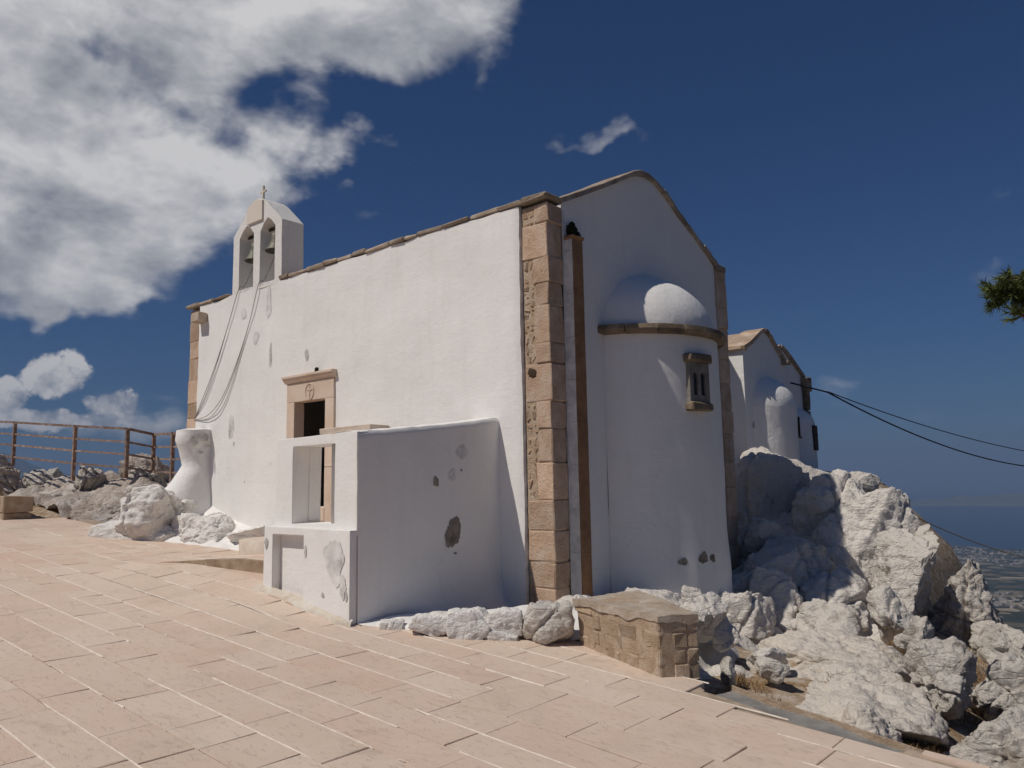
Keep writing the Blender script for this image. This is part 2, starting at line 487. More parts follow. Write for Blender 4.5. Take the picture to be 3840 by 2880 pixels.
BENCHS = M_stone('brown rubble stone', ((.42, .305, .20), (.53, .40, .28), (.61, .52, .41)), 2.2, 1.0, darkamt=.5, rand=.3)
MORTAR = M_stone('earth mortar', ((.42, .30, .20), (.52, .39, .275), (.60, .49, .38)), 3.0, 1.0, darkamt=.4, rand=.0)
RUBBLE = M_stone('rubble core', ((.42, .27, .17), (.53, .37, .25), (.62, .52, .43)), 3.5, 1.0, darkamt=.35, rand=.3)
CLAY = M_plain('brown clay pipe', (.27, .15, .08), .8, var=.25, scale=5, bump=.4)
MOSS = M_plain('black green moss', (.018, .021, .010), 1.0, var=.5, scale=30, bump=1.0)
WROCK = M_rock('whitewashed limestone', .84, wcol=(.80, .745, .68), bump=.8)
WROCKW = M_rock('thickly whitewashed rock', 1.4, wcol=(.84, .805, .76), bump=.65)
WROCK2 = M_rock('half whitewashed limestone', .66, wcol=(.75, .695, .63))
ROCK = M_rock('bare limestone', .50, raw=((.28, .25, .215), (.42, .38, .335), (.53, .49, .44)), wcol=(.69, .635, .57))
PINKROCK = M_rock('pink weathered limestone', .25, raw=((.37, .30, .25), (.49, .415, .355), (.58, .515, .455)), wcol=(.68, .63, .58))
FLATROCK = M_rock('lime-splashed bedrock', .55, raw=((.40, .33, .265), (.50, .425, .35), (.57, .50, .43)), wcol=(.70, .635, .56), bump=.7)
SLAB = M_slab()
GROUTW = M_plain('white lime grout', (.73, .65, .56), .95, var=.18, scale=14, bump=.5)
BED = M_plain('joint bed', (.38, .30, .225), 1.0, var=.3, scale=6, bump=.5)
CONCRETE = M_stone('grey concrete gutter', ((.17, .165, .155), (.24, .23, .215), (.30, .285, .265)), 2.5, .6, darkamt=.5, rand=.0)
RUST = M_stone('rusty steel', ((.21, .125, .09), (.32, .21, .16), (.44, .38, .34)), 4.0, .5, dark=(.10, .05, .03), darkamt=.5, rand=.25)
ROPE = M_plain('grey rope', (.33, .30, .27), .9, var=.2, scale=40)
CABLE = M_plain('black cable', (.012, .012, .014), .6, var=.2)
TANROPE = M_plain('tan rope', (.36, .28, .20), .9, var=.2, scale=30)
BRONZE = M_plain('weathered bronze', (.15, .145, .12), .6, .5, var=.3, scale=14)
BRASS = M_plain('old brass', (.45, .25, .10), .35, .9, var=.3, scale=20)
DARKWOOD = M_plain('dark weathered wood', (.055, .042, .032), .8, var=.4, scale=9)
GLASS = M_plain('dark pane', (.03, .032, .035), .25, var=.2, bump=0)
SHELFST = M_stone('beige slab', ((.52, .43, .34), (.60, .50, .41), (.66, .57, .48)), 2, .4, darkamt=.3, rand=0)
BARK = M_plain('pine bark', (.12, .075, .05), 1.0, var=.5, scale=18, bump=.9)
DRY = M_plain('dry grass', (.27, .17, .085), 1.0, var=.45, scale=5, bump=0)
TERRAIN = M_terrain()

# ------------------------------------------------------------------ the large setting: hill, plain, mountains, sea, haze
def PL(x, y): return .174 - .079 * (x + .85) + .009 * (y + 2.44)


def G(x, y):
    b = .13 * sm((y + 3.7) / 1.5) * sm((-x - .75) / 1.6) * sm((x + 6.5) / 2.0)
    return PL(x, y) + b


def coast(x): return 10400 + 500 * noise.noise(Vector((x / 2600, 3.3, 0))) + 250 * noise.noise(Vector((x / 700, 9.1, 0)))


def terr(x, y):
    xc = max(-12.0, min(6.0, x))
    z = PL(xc, max(-10, min(y, 0))) - .20
    r = math.hypot(x + 4, y - 3)
    if r < 400:
        west = sm((1.2 - x) / 3.0)
        z += 1.75 * sm((y - 2.5) / 8.0) * west * sm((16 + x) / 6)
        z += .55 * sm((-x - 10.5) / 3.5) * sm((y + 3.0) / 2.0)
        xe = interp(y, [-1.7, 0, 2, 5, 9, 14], [2.7, 2.4, 1.8, 1.2, .2, -.5])
        e = max(0.0, x - xe)
        z -= (.15 * e + .045 * e * e) * sm((y + 1.75) / 1.0) if e < 9 else (.15 * 9 + .045 * 81 + .6 * (e - 9)) * sm((y + 1.75) / 1.0)
        z -= .55 * max(0.0, y - 5.5) * sm((x - .6) / 2.0) * (1 - sm((y - 60) / 60)) + .30 * max(0.0, y - 17)
        z -= .55 * sm((y - .9) / 1.2) * sm((5.5 - y) / 1.2) * sm((x - .7) / .6) * sm((2.9 - x) / .9)
        z += .16 * fbm((x, y, 1), .55, 5) * sm((r - 3) / 4) * (1 - sm((-y - .6) / .8) * sm((9 - abs(x)) / 2))
    z -= .60 * max(0.0, r - 14.5 - 3.5 * sm((-y - 2) / 6))
    if r > 40:
        z += (r - 40) * .05 * fbm((x, y, 7), 1 / 160, 5)
    # the plain, tilting to the coast, and the mountains in the west
    pl = lerp(-560, -792, sm((y - 1500) / 8800)) + 26 * fbm((x, y, 0), 1 / 1700, 5)
    rg = 0.0
    for (mx, my, h, sx, sy) in ((-25000, 7200, 1350, 5200, 3600), (-27500, 12500, 1000, 4500, 3000), (-23000, 1500, 1450, 6000, 4200),
                                (-16000, 6500, 330, 3500, 3000), (9000, 4500, 420, 3800, 3800), (-12000, -16000, 900, 9000, 7000)):
        rg += h * math.exp(-((x - mx) / sx) ** 2 - ((y - my) / sy) ** 2)
    if rg > 2: rg *= 1 + .42 * fbm((x, y, 5), 1 / 3800, 6)
    pl += rg
    if y > 6000:
        cs = coast(x) if x > -14500 else coast(x) + (-14500 - x) * .9
        pl = lerp(pl, -830, sm((y - cs + 160) / 320))
    return max(z, pl)


def build_terrain():
    n = 430; a = 6.0; b = 9.9; V = []; F = []
    ts = [a * math.sinh(b * (2 * i / n - 1)) for i in range(n + 1)]
    for j in range(n + 1):
        for i in range(n + 1):
            x = ts[i] + 2.0; y = ts[j] + 3.0
            V.append((x, y, terr(x, y)))
    w = n + 1
    for j in range(n):
        for i in range(n):
            F.append((j * w + i, j * w + i + 1, (j + 1) * w + i + 1, (j + 1) * w + i))
    tag(mesh_obj('terrain', V, F, TERRAIN, smooth=True), 'dry rocky hilltop falling to a wide coastal plain with far mountains', kind='structure')


build_terrain()

m, nt, b_ = mat('sea water')
b_.inputs['Base Color'].default_value = (.012, .035, .075, 1); b_.inputs['Roughness'].default_value = .38
_n = NB(nt); nt.links.new(_n.bump(_n.noise(1 / 90, 6, .6), .5, 8), b_.inputs['Normal'])
SEA = m
V = [(0, 0, -800)] + [(118000 * math.cos(2 * math.pi * k / 96), 118000 * math.sin(2 * math.pi * k / 96), -800) for k in range(96)]
tag(mesh_obj('sea', V, [(0, 1 + k, 1 + (k + 1) % 96) for k in range(96)], SEA), 'flat blue sea beyond the coastal plain', kind='structure')

# low island out at sea
V = []; F = []
nx, ny = 50, 16
for j in range(ny + 1):
    for i in range(nx + 1):
        u = 2 * i / nx - 1; w = 2 * j / ny - 1
        x = -3400 + 4300 * u; y = 27000 + 1500 * w + 250 * u
        h = (1 - u * u) * (1 - w * w) * 300 * (1 + .6 * fbm((x, y, 2), 1 / 900, 4)) - 12
        V.append((x, y, -800 + h))
for j in range(ny):
    for i in range(nx):
        F.append((j * (nx + 1) + i, j * (nx + 1) + i + 1, (j + 1) * (nx + 1) + i + 1, (j + 1) * (nx + 1) + i))
ISLE = M_plain('island scrub', (.10, .09, .075), 1, var=.3, scale=1 / 300, bump=0)
tag(mesh_obj('island', V, F, ISLE, smooth=True), 'low hazy island out at sea', kind='structure')

# far town on the plain: one mass of tiny blocks
bm = bmesh.new()
trnd = random.Random(11)
centres = [(trnd.gauss(-3600, 2600), trnd.uniform(8300, 10100), trnd.uniform(350, 900), trnd.randint(80, 220)) for _ in range(16)]
centres += [(trnd.uniform(-6500, 600), trnd.uniform(4200, 8200), trnd.uniform(120, 320), trnd.randint(30, 110)) for _ in range(15)]
for cx, cy, rr, k in centres:
    for _ in range(k):
        x = trnd.gauss(cx, rr * 1.6); y = trnd.gauss(cy, rr * .7)
        if y > coast(x) - 130: continue
        sx, sy, h = trnd.uniform(6, 17), trnd.uniform(6, 15), trnd.uniform(5, 14)
        z = terr(x, y) - 3; an = trnd.uniform(0, 1.6)
        co, si = math.cos(an), math.sin(an)
        q = []
        for zz in (z, z + h):
            for dx, dy in ((-sx, -sy), (sx, -sy), (sx, sy), (-sx, sy)):
                q.append(bm.verts.new((x + dx * co - dy * si, y + dx * si + dy * co, zz)))
        for f in ((4, 5, 6, 7), (0, 1, 5, 4), (1, 2, 6, 5), (2, 3, 7, 6), (3, 0, 4, 7)): bm.faces.new([q[i] for i in f])
TOWN = M_plain('pale town blocks', (.34, .31, .28), .9, var=.5, scale=1 / 40, bump=0)
tag(bm_obj('town_buildings', bm, TOWN), 'far pale town houses scattered over the coastal plain', 'town', kind='stuff')

# ------------------------------------------------------------------ paved plaza: bed, slabs, grout lines
def ynorth(x):
    if x < -9.5: return -.7
    if x < -.9: return .25
    if x < 0.1: return -1.2
    if x < 1.2: return lerp(-1.2, -.9, (x - .1) / 1.1)
    if x < 2.78: return lerp(-.9, -1.30, (x - 1.2) / 1.58)
    if x < 4.36: return lerp(-1.60, -1.985, (x - 2.78) / 1.58)
    return -1.72


V = []; F = []; ids = {}
xs = [-12.8 + .2 * i for i in range(int(23.0 / .2) + 1)]
ROWS = []
y = -13.0
rr_ = random.Random(3)
edges = [-5.57, -5.20, -4.78, -4.40, -4.04, -3.71, -3.33, -2.93, -2.56, -2.18, -1.83, -1.45, -1.08, -.70, -.33, .10]
ylist = [edges[0]]
while ylist[0] > -13: ylist.insert(0, ylist[0] - rr_.uniform(.34, .42))
ylist += edges[1:]
ys = []
for i in range(len(ylist) - 1): ys += [ylist[i], (ylist[i] + ylist[i + 1]) / 2]
ys.append(ylist[-1])


def vid(i, j):
    if (i, j) not in ids:
        ids[(i, j)] = len(V)
        V.append((xs[i], min(ys[j], ynorth(xs[i])), G(xs[i], min(ys[j], ynorth(xs[i]))) - .016))
    return ids[(i, j)]


for j in range(len(ys) - 1):
    for i in range(len(xs) - 1):
        if ys[j] >= min(ynorth(xs[i]), ynorth(xs[i + 1])) - .02: continue
        F.append((vid(i, j), vid(i + 1, j), vid(i + 1, j + 1), vid(i, j + 1)))
plaza = tag(mesh_obj('plaza', V, F, BED), 'beige stone paved plaza sloping down from left to right', kind='structure')

# step line of the raised paving by the door
STA = Vector((-5.2, -2.42, 0)); STB = Vector((-2.30, -1.60, 0))


def raised(x, y):
    if x > -2.2 or y < lerp(STA.y, STB.y, (x - STA.x) / (STB.x - STA.x)): return 0.0
    if x < STA.x: return .0
    return .15 * sm((x - STA.x) / 1.7)


unit = []
for k in range(6):
    V_, F_ = cbox_geo((-.5, -.5, -.05), (.5, .5, 0), .005, .005, random.Random(40 + k))
    unit.append(fixed_mesh('paving_slab', V_, F_, SLAB))
slabs = []
srnd = random.Random(21)
CAMXY = Vector((6.162, -7.891))
fwd2 = Vector((-math.sin(YAW), math.cos(YAW)))
for j in range(len(ylist) - 1):
    y0, y1 = ylist[j], ylist[j + 1]
    x = -12.8 + srnd.uniform(0, .6)
    while x < 9.8:
        l = srnd.choice([.42, .5, .6, .72, .85, 1.0, 1.15]) * srnd.uniform(.93, 1.07)
        x1 = x + l
        ye = min(y1 - .005, ynorth(x) - .005, ynorth(x1) - .005)
        if ye - y0 > .07:
            cx, cy = (x + x1) / 2, (y0 + .008 + ye) / 2
            blocked = (-2.42 < cx < -.95 and cy > -2.3) or (cx < -9.9 and cy > -1.0) or (cx < -9.0 and cy > -.75)
            if not blocked:
                slabs.append((x + .0025, x1 - .0025, y0 + .005, ye))
        x = x1


def slab_score(s):
    d = Vector(((s[0] + s[1]) / 2, (s[2] + s[3]) / 2)) - CAMXY
    z = d.dot(fwd2); lat = d.dot(Vector((fwd2.y, -fwd2.x)))
    if z < 1.2 or abs(lat) > .66 * z + .5: return 0
    return (s[1] - s[0]) * (s[3] - s[2]) / z ** 3


slabs.sort(key=slab_score, reverse=True)
rest = bmesh.new()
for k, (x0, x1, y0, y1) in enumerate(slabs):
    cx, cy = (x0 + x1) / 2, (y0 + y1) / 2
    up = min(raised(x0, y0), raised(x1, y0), raised(x0, y1), raised(x1, y1)) if x1 < -2.0 else 0.0
    if up > 0: up = raised(cx, cy)
    e = .1
    nrm = Vector((-(G(cx + e, cy) + raised(cx + e, cy) * (up > 0) - G(cx - e, cy) - raised(cx - e, cy) * (up > 0)) / (2 * e), -(G(cx, cy + e) - G(cx, cy - e)) / (2 * e), 1)).normalized()
    X = Vector((1, 0, -nrm.x / nrm.z)).normalized(); Y = nrm.cross(X)
    dz = srnd.uniform(-.0015, .0015) + up
    M4 = Matrix((X, Y, nrm)).transposed().to_4x4()
    M4 = Matrix.Translation((cx, cy, G(cx, cy) + dz)) @ M4 @ Matrix.Diagonal((x1 - x0, y1 - y0, 1, 1))
    me = unit[k % 6]
    if k < 300:
        o = bpy.data.objects.new('paving_slab', me); C.objects.link(o); o.parent = plaza; o.matrix_basis = M4
    else:
        t = bmesh.new(); t.from_mesh(me); t.transform(M4)
        tm = bpy.data.meshes.new('t'); t.to_mesh(tm); t.free(); rest.from_mesh(tm); bpy.data.meshes.remove(tm)
o = bm_obj('paving_slabs', rest, SLAB, plaza, recalc=False); o['kind'] = 'stuff'

# white lime lines along the row joints, broken here and there
for j in range(1, len(ylist) - 1):
    yj = ylist[j]
    bm = bmesh.new(); x = -12.6; ring = None; on = True
    while x < 9.5:
        if yj > ynorth(x) - .03 or (-2.45 < x < -.9 and yj > -2.42):
            ring = None; x += .06; continue
        gap = noise.noise(Vector((x * .55, yj * 7.3, 2.0))) + .35 * noise.noise(Vector((x * 4, yj * 3, 5.0)))
        far = sm((-x - 6) / 4)
        w = .005 + .006 * abs(noise.noise(Vector((x * 7, yj * 5, 1)))) + .006 * max(0, noise.noise(Vector((x * 23, yj, 4))))
        w *= sm((gap + .20 - .36 * far) / .16)
        if w < .0008: w = 0
        if w > 0:
            wy = yj + .006 * noise.noise(Vector((x * 3, yj, 8))); z = G(x, yj) + raised(x, yj) + .0025
            r2 = [bm.verts.new((x, wy - w, z - .004)), bm.verts.new((x, wy, z + .004)), bm.verts.new((x, wy + w, z - .004))]
            if ring:
                bm.faces.new((ring[0], r2[0], r2[1], ring[1])); bm.faces.new((ring[1], r2[1], r2[2], ring[2]))
            ring = r2
        else: ring = None
        x += .06
    if len(bm.faces): bm_obj('grout_line', bm, GROUTW, plaza)
    else: bm.free()

# riser of the step and fill under the raised slabs
V = []; F = []
n = 24
for i in range(n + 1):
    t = i / n; p = STA.lerp(STB, t)
    g = G(p.x, p.y); u = .15 * sm((p.x - STA.x) / 1.7)
    V += [(p.x, p.y, g - .05), (p.x, p.y, g + u + .006), (p.x - .02, p.y + .10, g + u + .008), (p.x - .02, p.y + .10, g - .05)]
for i in range(n):
    for k in range(3): F.append((i * 4 + k, (i + 1) * 4 + k, (i + 1) * 4 + k + 1, i * 4 + k + 1))
mesh_obj('step_riser', V, F, M_stone('brown riser stone', ((.28, .20, .13), (.38, .28, .19), (.46, .36, .26)), 3, .6, darkamt=.5, rand=0), plaza)
V = []; F = []
nx, ny = 16, 12
for j in range(ny + 1):
    for i in range(nx + 1):
        x = lerp(STA.x, -2.3, i / nx); ys_ = lerp(STA.y, STB.y, (x - STA.x) / (STB.x - STA.x)) + .06
        y = lerp(ys_, .2, j / ny); V.append((x, y, G(x, y) + .15 * sm((x - STA.x) / 1.7) - .008))
for j in range(ny):
    for i in range(nx): F.append((j * (nx + 1) + i, j * (nx + 1) + i + 1, (j + 1) * (nx + 1) + i + 1, (j + 1) * (nx + 1) + i))
mesh_obj('step_fill', V, F, SLAB, plaza)

# concrete gutter at the right edge of the plaza
GQ = [Vector((2.74, -1.60)), Vector((2.90, -1.30)), Vector((4.50, -1.69)), Vector((4.36, -1.99))]
V = []; F = []
n = 30
for i in range(n + 1):
    for j in range(5):
        a = GQ[0].lerp(GQ[3], i / n); b = GQ[1].lerp(GQ[2], i / n); p = a.lerp(b, j / 4)
        V.append((p.x, p.y, PL(p.x, p.y) - .065 + .02 * fbm((p.x, p.y, 0), 2.5, 4) + (.01 if j in (0, 4) else 0)))
for i in range(n):
    for j in range(4): F.append((i * 5 + j, (i + 1) * 5 + j, (i + 1) * 5 + j + 1, i * 5 + j + 1))
tag(mesh_obj('gutter', V, F, CONCRETE, smooth=True), 'grey concrete gutter strip along the edge of the plaza', kind='structure')
V = []; F = []
for i in range(n + 1):
    p = GQ[1].lerp(GQ[2], i / n); z = PL(p.x, p.y) - .02 + .008 * noise.noise(Vector((p.x * 3, 0, 0)))
    w = .008 + .008 * noise.noise(Vector((p.x * 5, 1, 0)))
    V += [(p.x - .01, p.y - w, z - .06), (p.x, p.y - w, z), (p.x, p.y + w + .01, z), (p.x, p.y + w + .04, z - .15)]
for i in range(n):
    for k in range(3): F.append((i * 4 + k, (i + 1) * 4 + k, (i + 1) * 4 + k + 1, i * 4 + k + 1))
tag(mesh_obj('kerb', V, F, MORTAR), 'thin pale mortar kerb on the far side of the gutter', kind='structure')

# ------------------------------------------------------------------ the chapel
chapel = empty('chapel', (-4.65, 2.5, .2), 'large whitewashed chapel with sandstone corners, bell gable and rounded apse', 'chapel')
L_, W_ = 9.30, 5.04
DX0, DX1, DZ0, DZ1 = -5.44, -4.58, 1.31, 3.06        # doorway


def sheet(name, us, vs_, fn, mat_, parent, skip=None, smooth=True):
    V = []; F = []; w = len(us); id_ = {}

    def g(i, j):
        if (i, j) not in id_:
            id_[(i, j)] = len(V); V.append(fn(us[i], vs_[j]))
        return id_[(i, j)]
    for j in range(len(vs_) - 1):
        for i in range(w - 1):
            if skip and skip((us[i] + us[i + 1]) / 2, (vs_[j] + vs_[j + 1]) / 2): continue
            F.append((g(i, j), g(i + 1, j), g(i + 1, j + 1), g(i, j + 1)))
    return mesh_obj(name, V, F, mat_, parent, smooth)


def steps(a, b, d, extra=()):
    n = max(1, int(round(abs(b - a) / d)))
    s = [a + (b - a) * i / n for i in range(n + 1)] + list(extra)
    s = sorted(set(round(x, 4) for x in s if min(a, b) - 1e-6 <= x <= max(a, b) + 1e-6))
    return s


def wob(p, amp=.012, f=.9): return 1.35 * amp * fbm(p, f, 4)


# south wall plaster with the doorway cut out
us = steps(-8.82, -.44, .13, (DX0, DX1, -8.80, -8.81, -.45, -.46)); zs = steps(-.2, 5.27, .13, (DZ0, DZ1))
bm_y = -.05


def south(x, z):
    edge = 0.0
    if x > -.455 or x < -8.805: edge = .006
    d = wob((x, 0, z), .016) if not (DX0 - .3 < x < DX1 + .3 and DZ0 - .2 < z < DZ1 + .3) else .004 * fbm((x, 0, z), 2, 2)
    jag = .012 * noise.noise(Vector((1, 2, z * 6))) if (x > -.45 or x < -8.81) else 0
    zz = z + (.03 * noise.noise(Vector((x * 2.3, 0, 3))) if z > 5.2 else 0)
    return (x + jag, bm_y + d + edge, zz)


sheet('south_wall', us, zs, south, PLASTER, chapel, lambda u, v: DX0 < u < DX1 and DZ0 < v < DZ1)
# edges of the plaster coat where it stops at the corner stones
for xe, sgn, nm in ((-.44, 1, 'plaster_edge'), (-8.82, -1, 'plaster_edge')):
    V = []; F = []
    for k, z in enumerate(zs):
        p = south(xe, z); V += [(p[0], p[1], p[2]), (p[0] + .004 * sgn + .008 * sgn * noise.noise(Vector((0, 5, z * 9))), .02, p[2])]
    for k in range(len(zs) - 1): F.append((2 * k, 2 * k + 1, 2 * k + 3, 2 * k + 2))
    mesh_obj(nm, V, F, PALEPATCH, chapel)
# gable wall (east)
PROF = [(.30, 5.29), (.60, 5.43), (.892, 5.57), (1.2, 5.72), (1.543, 5.89), (1.85, 6.05), (2.13, 6.19), (2.32, 6.255), (2.52, 6.277), (2.72, 6.255), (2.91, 6.19),
        (3.19, 6.05), (3.42, 5.92), (3.75, 5.76), (4.06, 5.61), (4.40, 5.45), (4.69, 5.30)]


def ptop(y): return interp(y, [p[0] for p in PROF], [p[1] for p in PROF])


def east(y, t):
    z = lerp(-.3, ptop(y), t)
    return (-.012 + wob((0, y, z), .014), y, z)


sheet('gable_wall', steps(.315, 4.69, .12), steps(0, 1, .022), east, PLASTER, chapel)
# back walls, inner core and floor
bm = bmesh.new()
for (lo, hi) in (((-9.28, 0.06, -.3), (-8.55, 5.0, 5.26)), ((-8.55, 4.3, -.3), (-.03, 5.0, 5.26))):
    add_geo(bm, *cbox_geo(lo, hi, .01))
bm_obj('back_wall', bm, PLASTER2, chapel)
# inner faces of the south and east walls so that the room behind the door is closed and dark
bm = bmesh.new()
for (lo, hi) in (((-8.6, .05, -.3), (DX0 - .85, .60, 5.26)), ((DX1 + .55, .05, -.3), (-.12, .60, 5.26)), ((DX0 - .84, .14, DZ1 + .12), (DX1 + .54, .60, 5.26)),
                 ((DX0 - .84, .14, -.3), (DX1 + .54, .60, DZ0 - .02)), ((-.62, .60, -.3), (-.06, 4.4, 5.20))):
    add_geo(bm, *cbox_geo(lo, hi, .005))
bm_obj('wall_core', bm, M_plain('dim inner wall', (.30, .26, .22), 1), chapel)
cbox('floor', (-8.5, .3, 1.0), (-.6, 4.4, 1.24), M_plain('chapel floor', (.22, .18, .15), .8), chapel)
# vaulted roof behind the parapets
us = steps(-9.2, -.35, .5)
sheet('roof', us, [p[0] for p in PROF], lambda x, y: (x, y, ptop(y) - .10), M_plain('lime roof', (.55, .48, .40), .95), chapel)
V = [(-9.2, p[0], 5.0) for p in PROF] + [(-9.2, p[0], p[1] - .10) for p in PROF]; n = len(PROF)
mesh_obj('rear_gable', V, [(i, i + 1, n + i + 1, n + i) for i in range(n - 1)], PLASTER2, chapel)


# corner stones: alternating long and short blocks, each a stone, with rubble where the short ones stop
def quoins(xa, xb, ya, yb, z0, z1, seed, south_face, long_first=True):
    r = random.Random(seed); z = z0; k = 0
    while z < z1 - .12:
        h = r.uniform(.26, .50)
        if z + h > z1 - .15: h = z1 - z
        short = r.random() < .46 and k > 1
        mid = (not short) and r.random() < .4
        if south_face:
            x0 = xa + (abs(xb - xa) * r.uniform(.38, .5) if short and seed < 50 else (r.uniform(.05, .12) if mid else r.uniform(0, .03)))
            cbox('corner_stone', (x0, ya + r.uniform(-.006, .006), z + r.uniform(.002, .008)), (xb + r.uniform(-.012, .008), yb, z + h - r.uniform(.002, .008)), QUOIN, chapel, c=r.uniform(.005, .014), jit=.011)
            if short and seed < 50:
                zz = z
                while zz < z + h - .04:
                    hh = min(r.uniform(.08, .17), z + h - zz); cut = r.uniform(.45, .6)
                    xm = lerp(xa + .01, x0 - .01, cut)
                    cbox('rubble_stone', (xa + .01, ya + r.uniform(.0, .014), zz + .01), (xm - .008, yb - .05, zz + hh - .01), RUBBLE, chapel, c=.02, jit=.018)
                    cbox('rubble_stone', (xm + .008, ya + r.uniform(.0, .014), zz + .012), (x0 - .012, yb - .05, zz + hh - .008), RUBBLE, chapel, c=.02, jit=.018)
                    zz += hh
        z += h; k += 1


# rough mortar backing behind the stones, then the stones
cbox('mortar_core', (-.43, .013, -.2), (-.012, .285, 5.24), MORTAR, chapel, c=.01)
quoins(-.425, .004, 0.0, .312, .02, 5.24, 3, True)
cbox('mortar_core', (-9.28, .012, .2), (-8.83, .285, 5.24), MORTAR, chapel, c=.01)
quoins(-9.295, -8.83, 0.0, .30, .9, 5.24, 61, True)
cbox('mortar_core', (-.36, 4.70, -.3), (.004, 5.03, 5.24), MORTAR, chapel, c=.01)
r = random.Random(9); z = -.3
while z < 5.2:
    h = min(r.uniform(.38, .55), 5.25 - z)
    cbox('corner_stone', (-.40, 4.69 + r.uniform(-.01, .01), z + .006), (.02 + r.uniform(-.008, .008), 5.045 + r.uniform(-.01, .01), z + h - .006), QUOIN, chapel, c=.014, jit=.008)
    z += h
# strip of whitewash between corner stones and pipe on the gable side
sheet('whitewash_strip', steps(.312, .372, .03), steps(.1, 5.2, .1), lambda y, z: (.006 + .008 * fbm((0, y * 4, z * 3), 1.5, 3), y + .014 * noise.noise(Vector((0, 1, z * 4))), z), PALEPATCH, chapel)

# eave stones along the south wall
r = random.Random(5); x = -9.36; k = 0
while x < -.02:
    l = r.uniform(.28, .62); x1 = min(x + l, .03)
    if x1 > -.25: x1 = .03
    on_bell = (-7.55 < (x + x1) / 2 < -6.0)
    if not on_bell:
        cbox('eave_stone', (x + .004, -.078 + r.uniform(-.016, .012), 5.285 + r.uniform(-.008, .008)), (x1 - .004, .34, 5.345 + r.uniform(-.014, .014)), CORN, chapel, c=.016, jit=.012)
    x = x1; k += 1
cbox('corner_cap', (-.45, -.01, 5.352), (.012, .325, 5.368), CORN, chapel, c=.006, jit=.005)
cbox('corner_cap', (-.42, 4.68, 5.25), (.035, 5.06, 5.36), CORN, chapel, c=.016, jit=.01)
r = random.Random(15); x = -9.3
while x < -.5:
    x1 = min(x + r.uniform(.4, .7), -.42)
    cbox('eave_stone', (x, 4.72, 5.26), (x1 - .006, 5.12, 5.35), CORN, chapel, c=.016, jit=.01); x = x1
# coping stones up the gable
path = [(p[0], p[1]) for p in PROF]
fine = []
for i in range(len(path) - 1):
    for q in range(8): fine.append((lerp(path[i][0], path[i + 1][0], q / 8), lerp(path[i][1], path[i + 1][1], q / 8)))
fine.append(path[-1])
r = random.Random(8); i = 0
while i < len(fine) - 2:
    k = min(len(fine) - 1, i + r.randint(9, 13))
    if len(fine) - 1 - k < 5: k = len(fine) - 1
    V = []; F = []
    x0 = -.52 + r.uniform(-.02, .02); x1 = .042 + r.uniform(-.014, .014); th = .085 + r.uniform(-.012, .012)
    idx = list(range(i, k + 1, 2))
    if idx[-1] != k: idx.append(k)
    for q in idx:
        a = fine[max(q - 1, 0)]; b = fine[min(q + 1, len(fine) - 1)]
        t = Vector((b[0] - a[0], b[1] - a[1])).normalized(); nn = Vector((-t.y, t.x)); p = Vector(fine[q])
        if q == i: p += t * .005
        if q == k: p -= t * .005
        lo = p + nn * .004; hi = p + nn * th
        j_ = r.uniform(-.008, .008)
        V += [(x0, lo.x, lo.y), (x1, lo.x, lo.y), (x1 + j_, hi.x, hi.y - .012), (x1 - .02, hi.x, hi.y), (x0, hi.x, hi.y)]
    n = len(idx)
    for q in range(n - 1):
        for e in range(5): F.append((q * 5 + e, q * 5 + (e + 1) % 5, (q + 1) * 5 + (e + 1) % 5, (q + 1) * 5 + e))
    F += [(4, 3, 2, 1, 0), tuple((n - 1) * 5 + e for e in range(5))]
    bm = bmesh.new(); add_geo(bm, [Vector(v) for v in V], F); bm_obj('coping_stone', bm, CORN, chapel)
    i = k

# apse
AX, AY, AR = -.5, 2.52, 1.39
a_max = math.acos(.49 / AR)


def apse_pt(a, z):
    rr = AR + .045 * sm((1.2 - z) / 1.5) + .014 * fbm((math.cos(a) * 1.4, math.sin(a) * 1.4, z), 1.3, 4)
    return (AX + rr * math.cos(a), AY + rr * math.sin(a), z)


sheet('apse_wall', steps(-a_max, a_max, .045), steps(-.35, 3.66, .12), apse_pt, PLASTER, chapel)
dr, dh = 1.36, 1.0


def dome_pt(a, t):
    ph = t * math.pi / 2
    rr = dr * math.cos(ph); z = 3.765 + dh * math.sin(ph)
    p = Vector((AX + rr * math.cos(a), AY + rr * math.sin(a), z)); p += (p - Vector((AX, AY, 3.765))).normalized() * .013 * fbm(p, 1.4, 3)
    return tuple(p)


sheet('apse_dome', steps(-math.pi / 2, math.pi / 2, .06), steps(0, 1, .04), dome_pt, PLASTER, chapel)
r = random.Random(12); a = -a_max - .085
while a < a_max + .08:
    a1 = min(a + r.uniform(.26, .34), a_max + .085)
    if a_max + .085 - a1 < .12: a1 = a_max + .085
    V = []; F = []; n = 5
    j0 = r.uniform(-.012, .012)
    for q in range(n + 1):
        w = lerp(a + .004, a1 - .004, q / n)
        for rad, z in ((1.34, 3.635), (1.49 + j0, 3.650 + j0 * .3), (1.515 + j0, 3.70), (1.50 + j0, 3.765), (1.34, 3.785)):
            V.append(Vector((AX + rad * math.cos(w), AY + rad * math.sin(w), z + .006 * noise.noise(Vector((w * 9, rad * 9, z))))))
    for q in range(n):
        for e in range(5): F.append((q * 5 + e, q * 5 + (e + 1) % 5, (q + 1) * 5 + (e + 1) % 5, (q + 1) * 5 + e))
    F += [(4, 3, 2, 1, 0), tuple(n * 5 + e for e in range(5))]
    bm = bmesh.new(); add_geo(bm, V, F); bm_obj('apse_cornice_stone', bm, APSECORN, chapel)
    a = a1

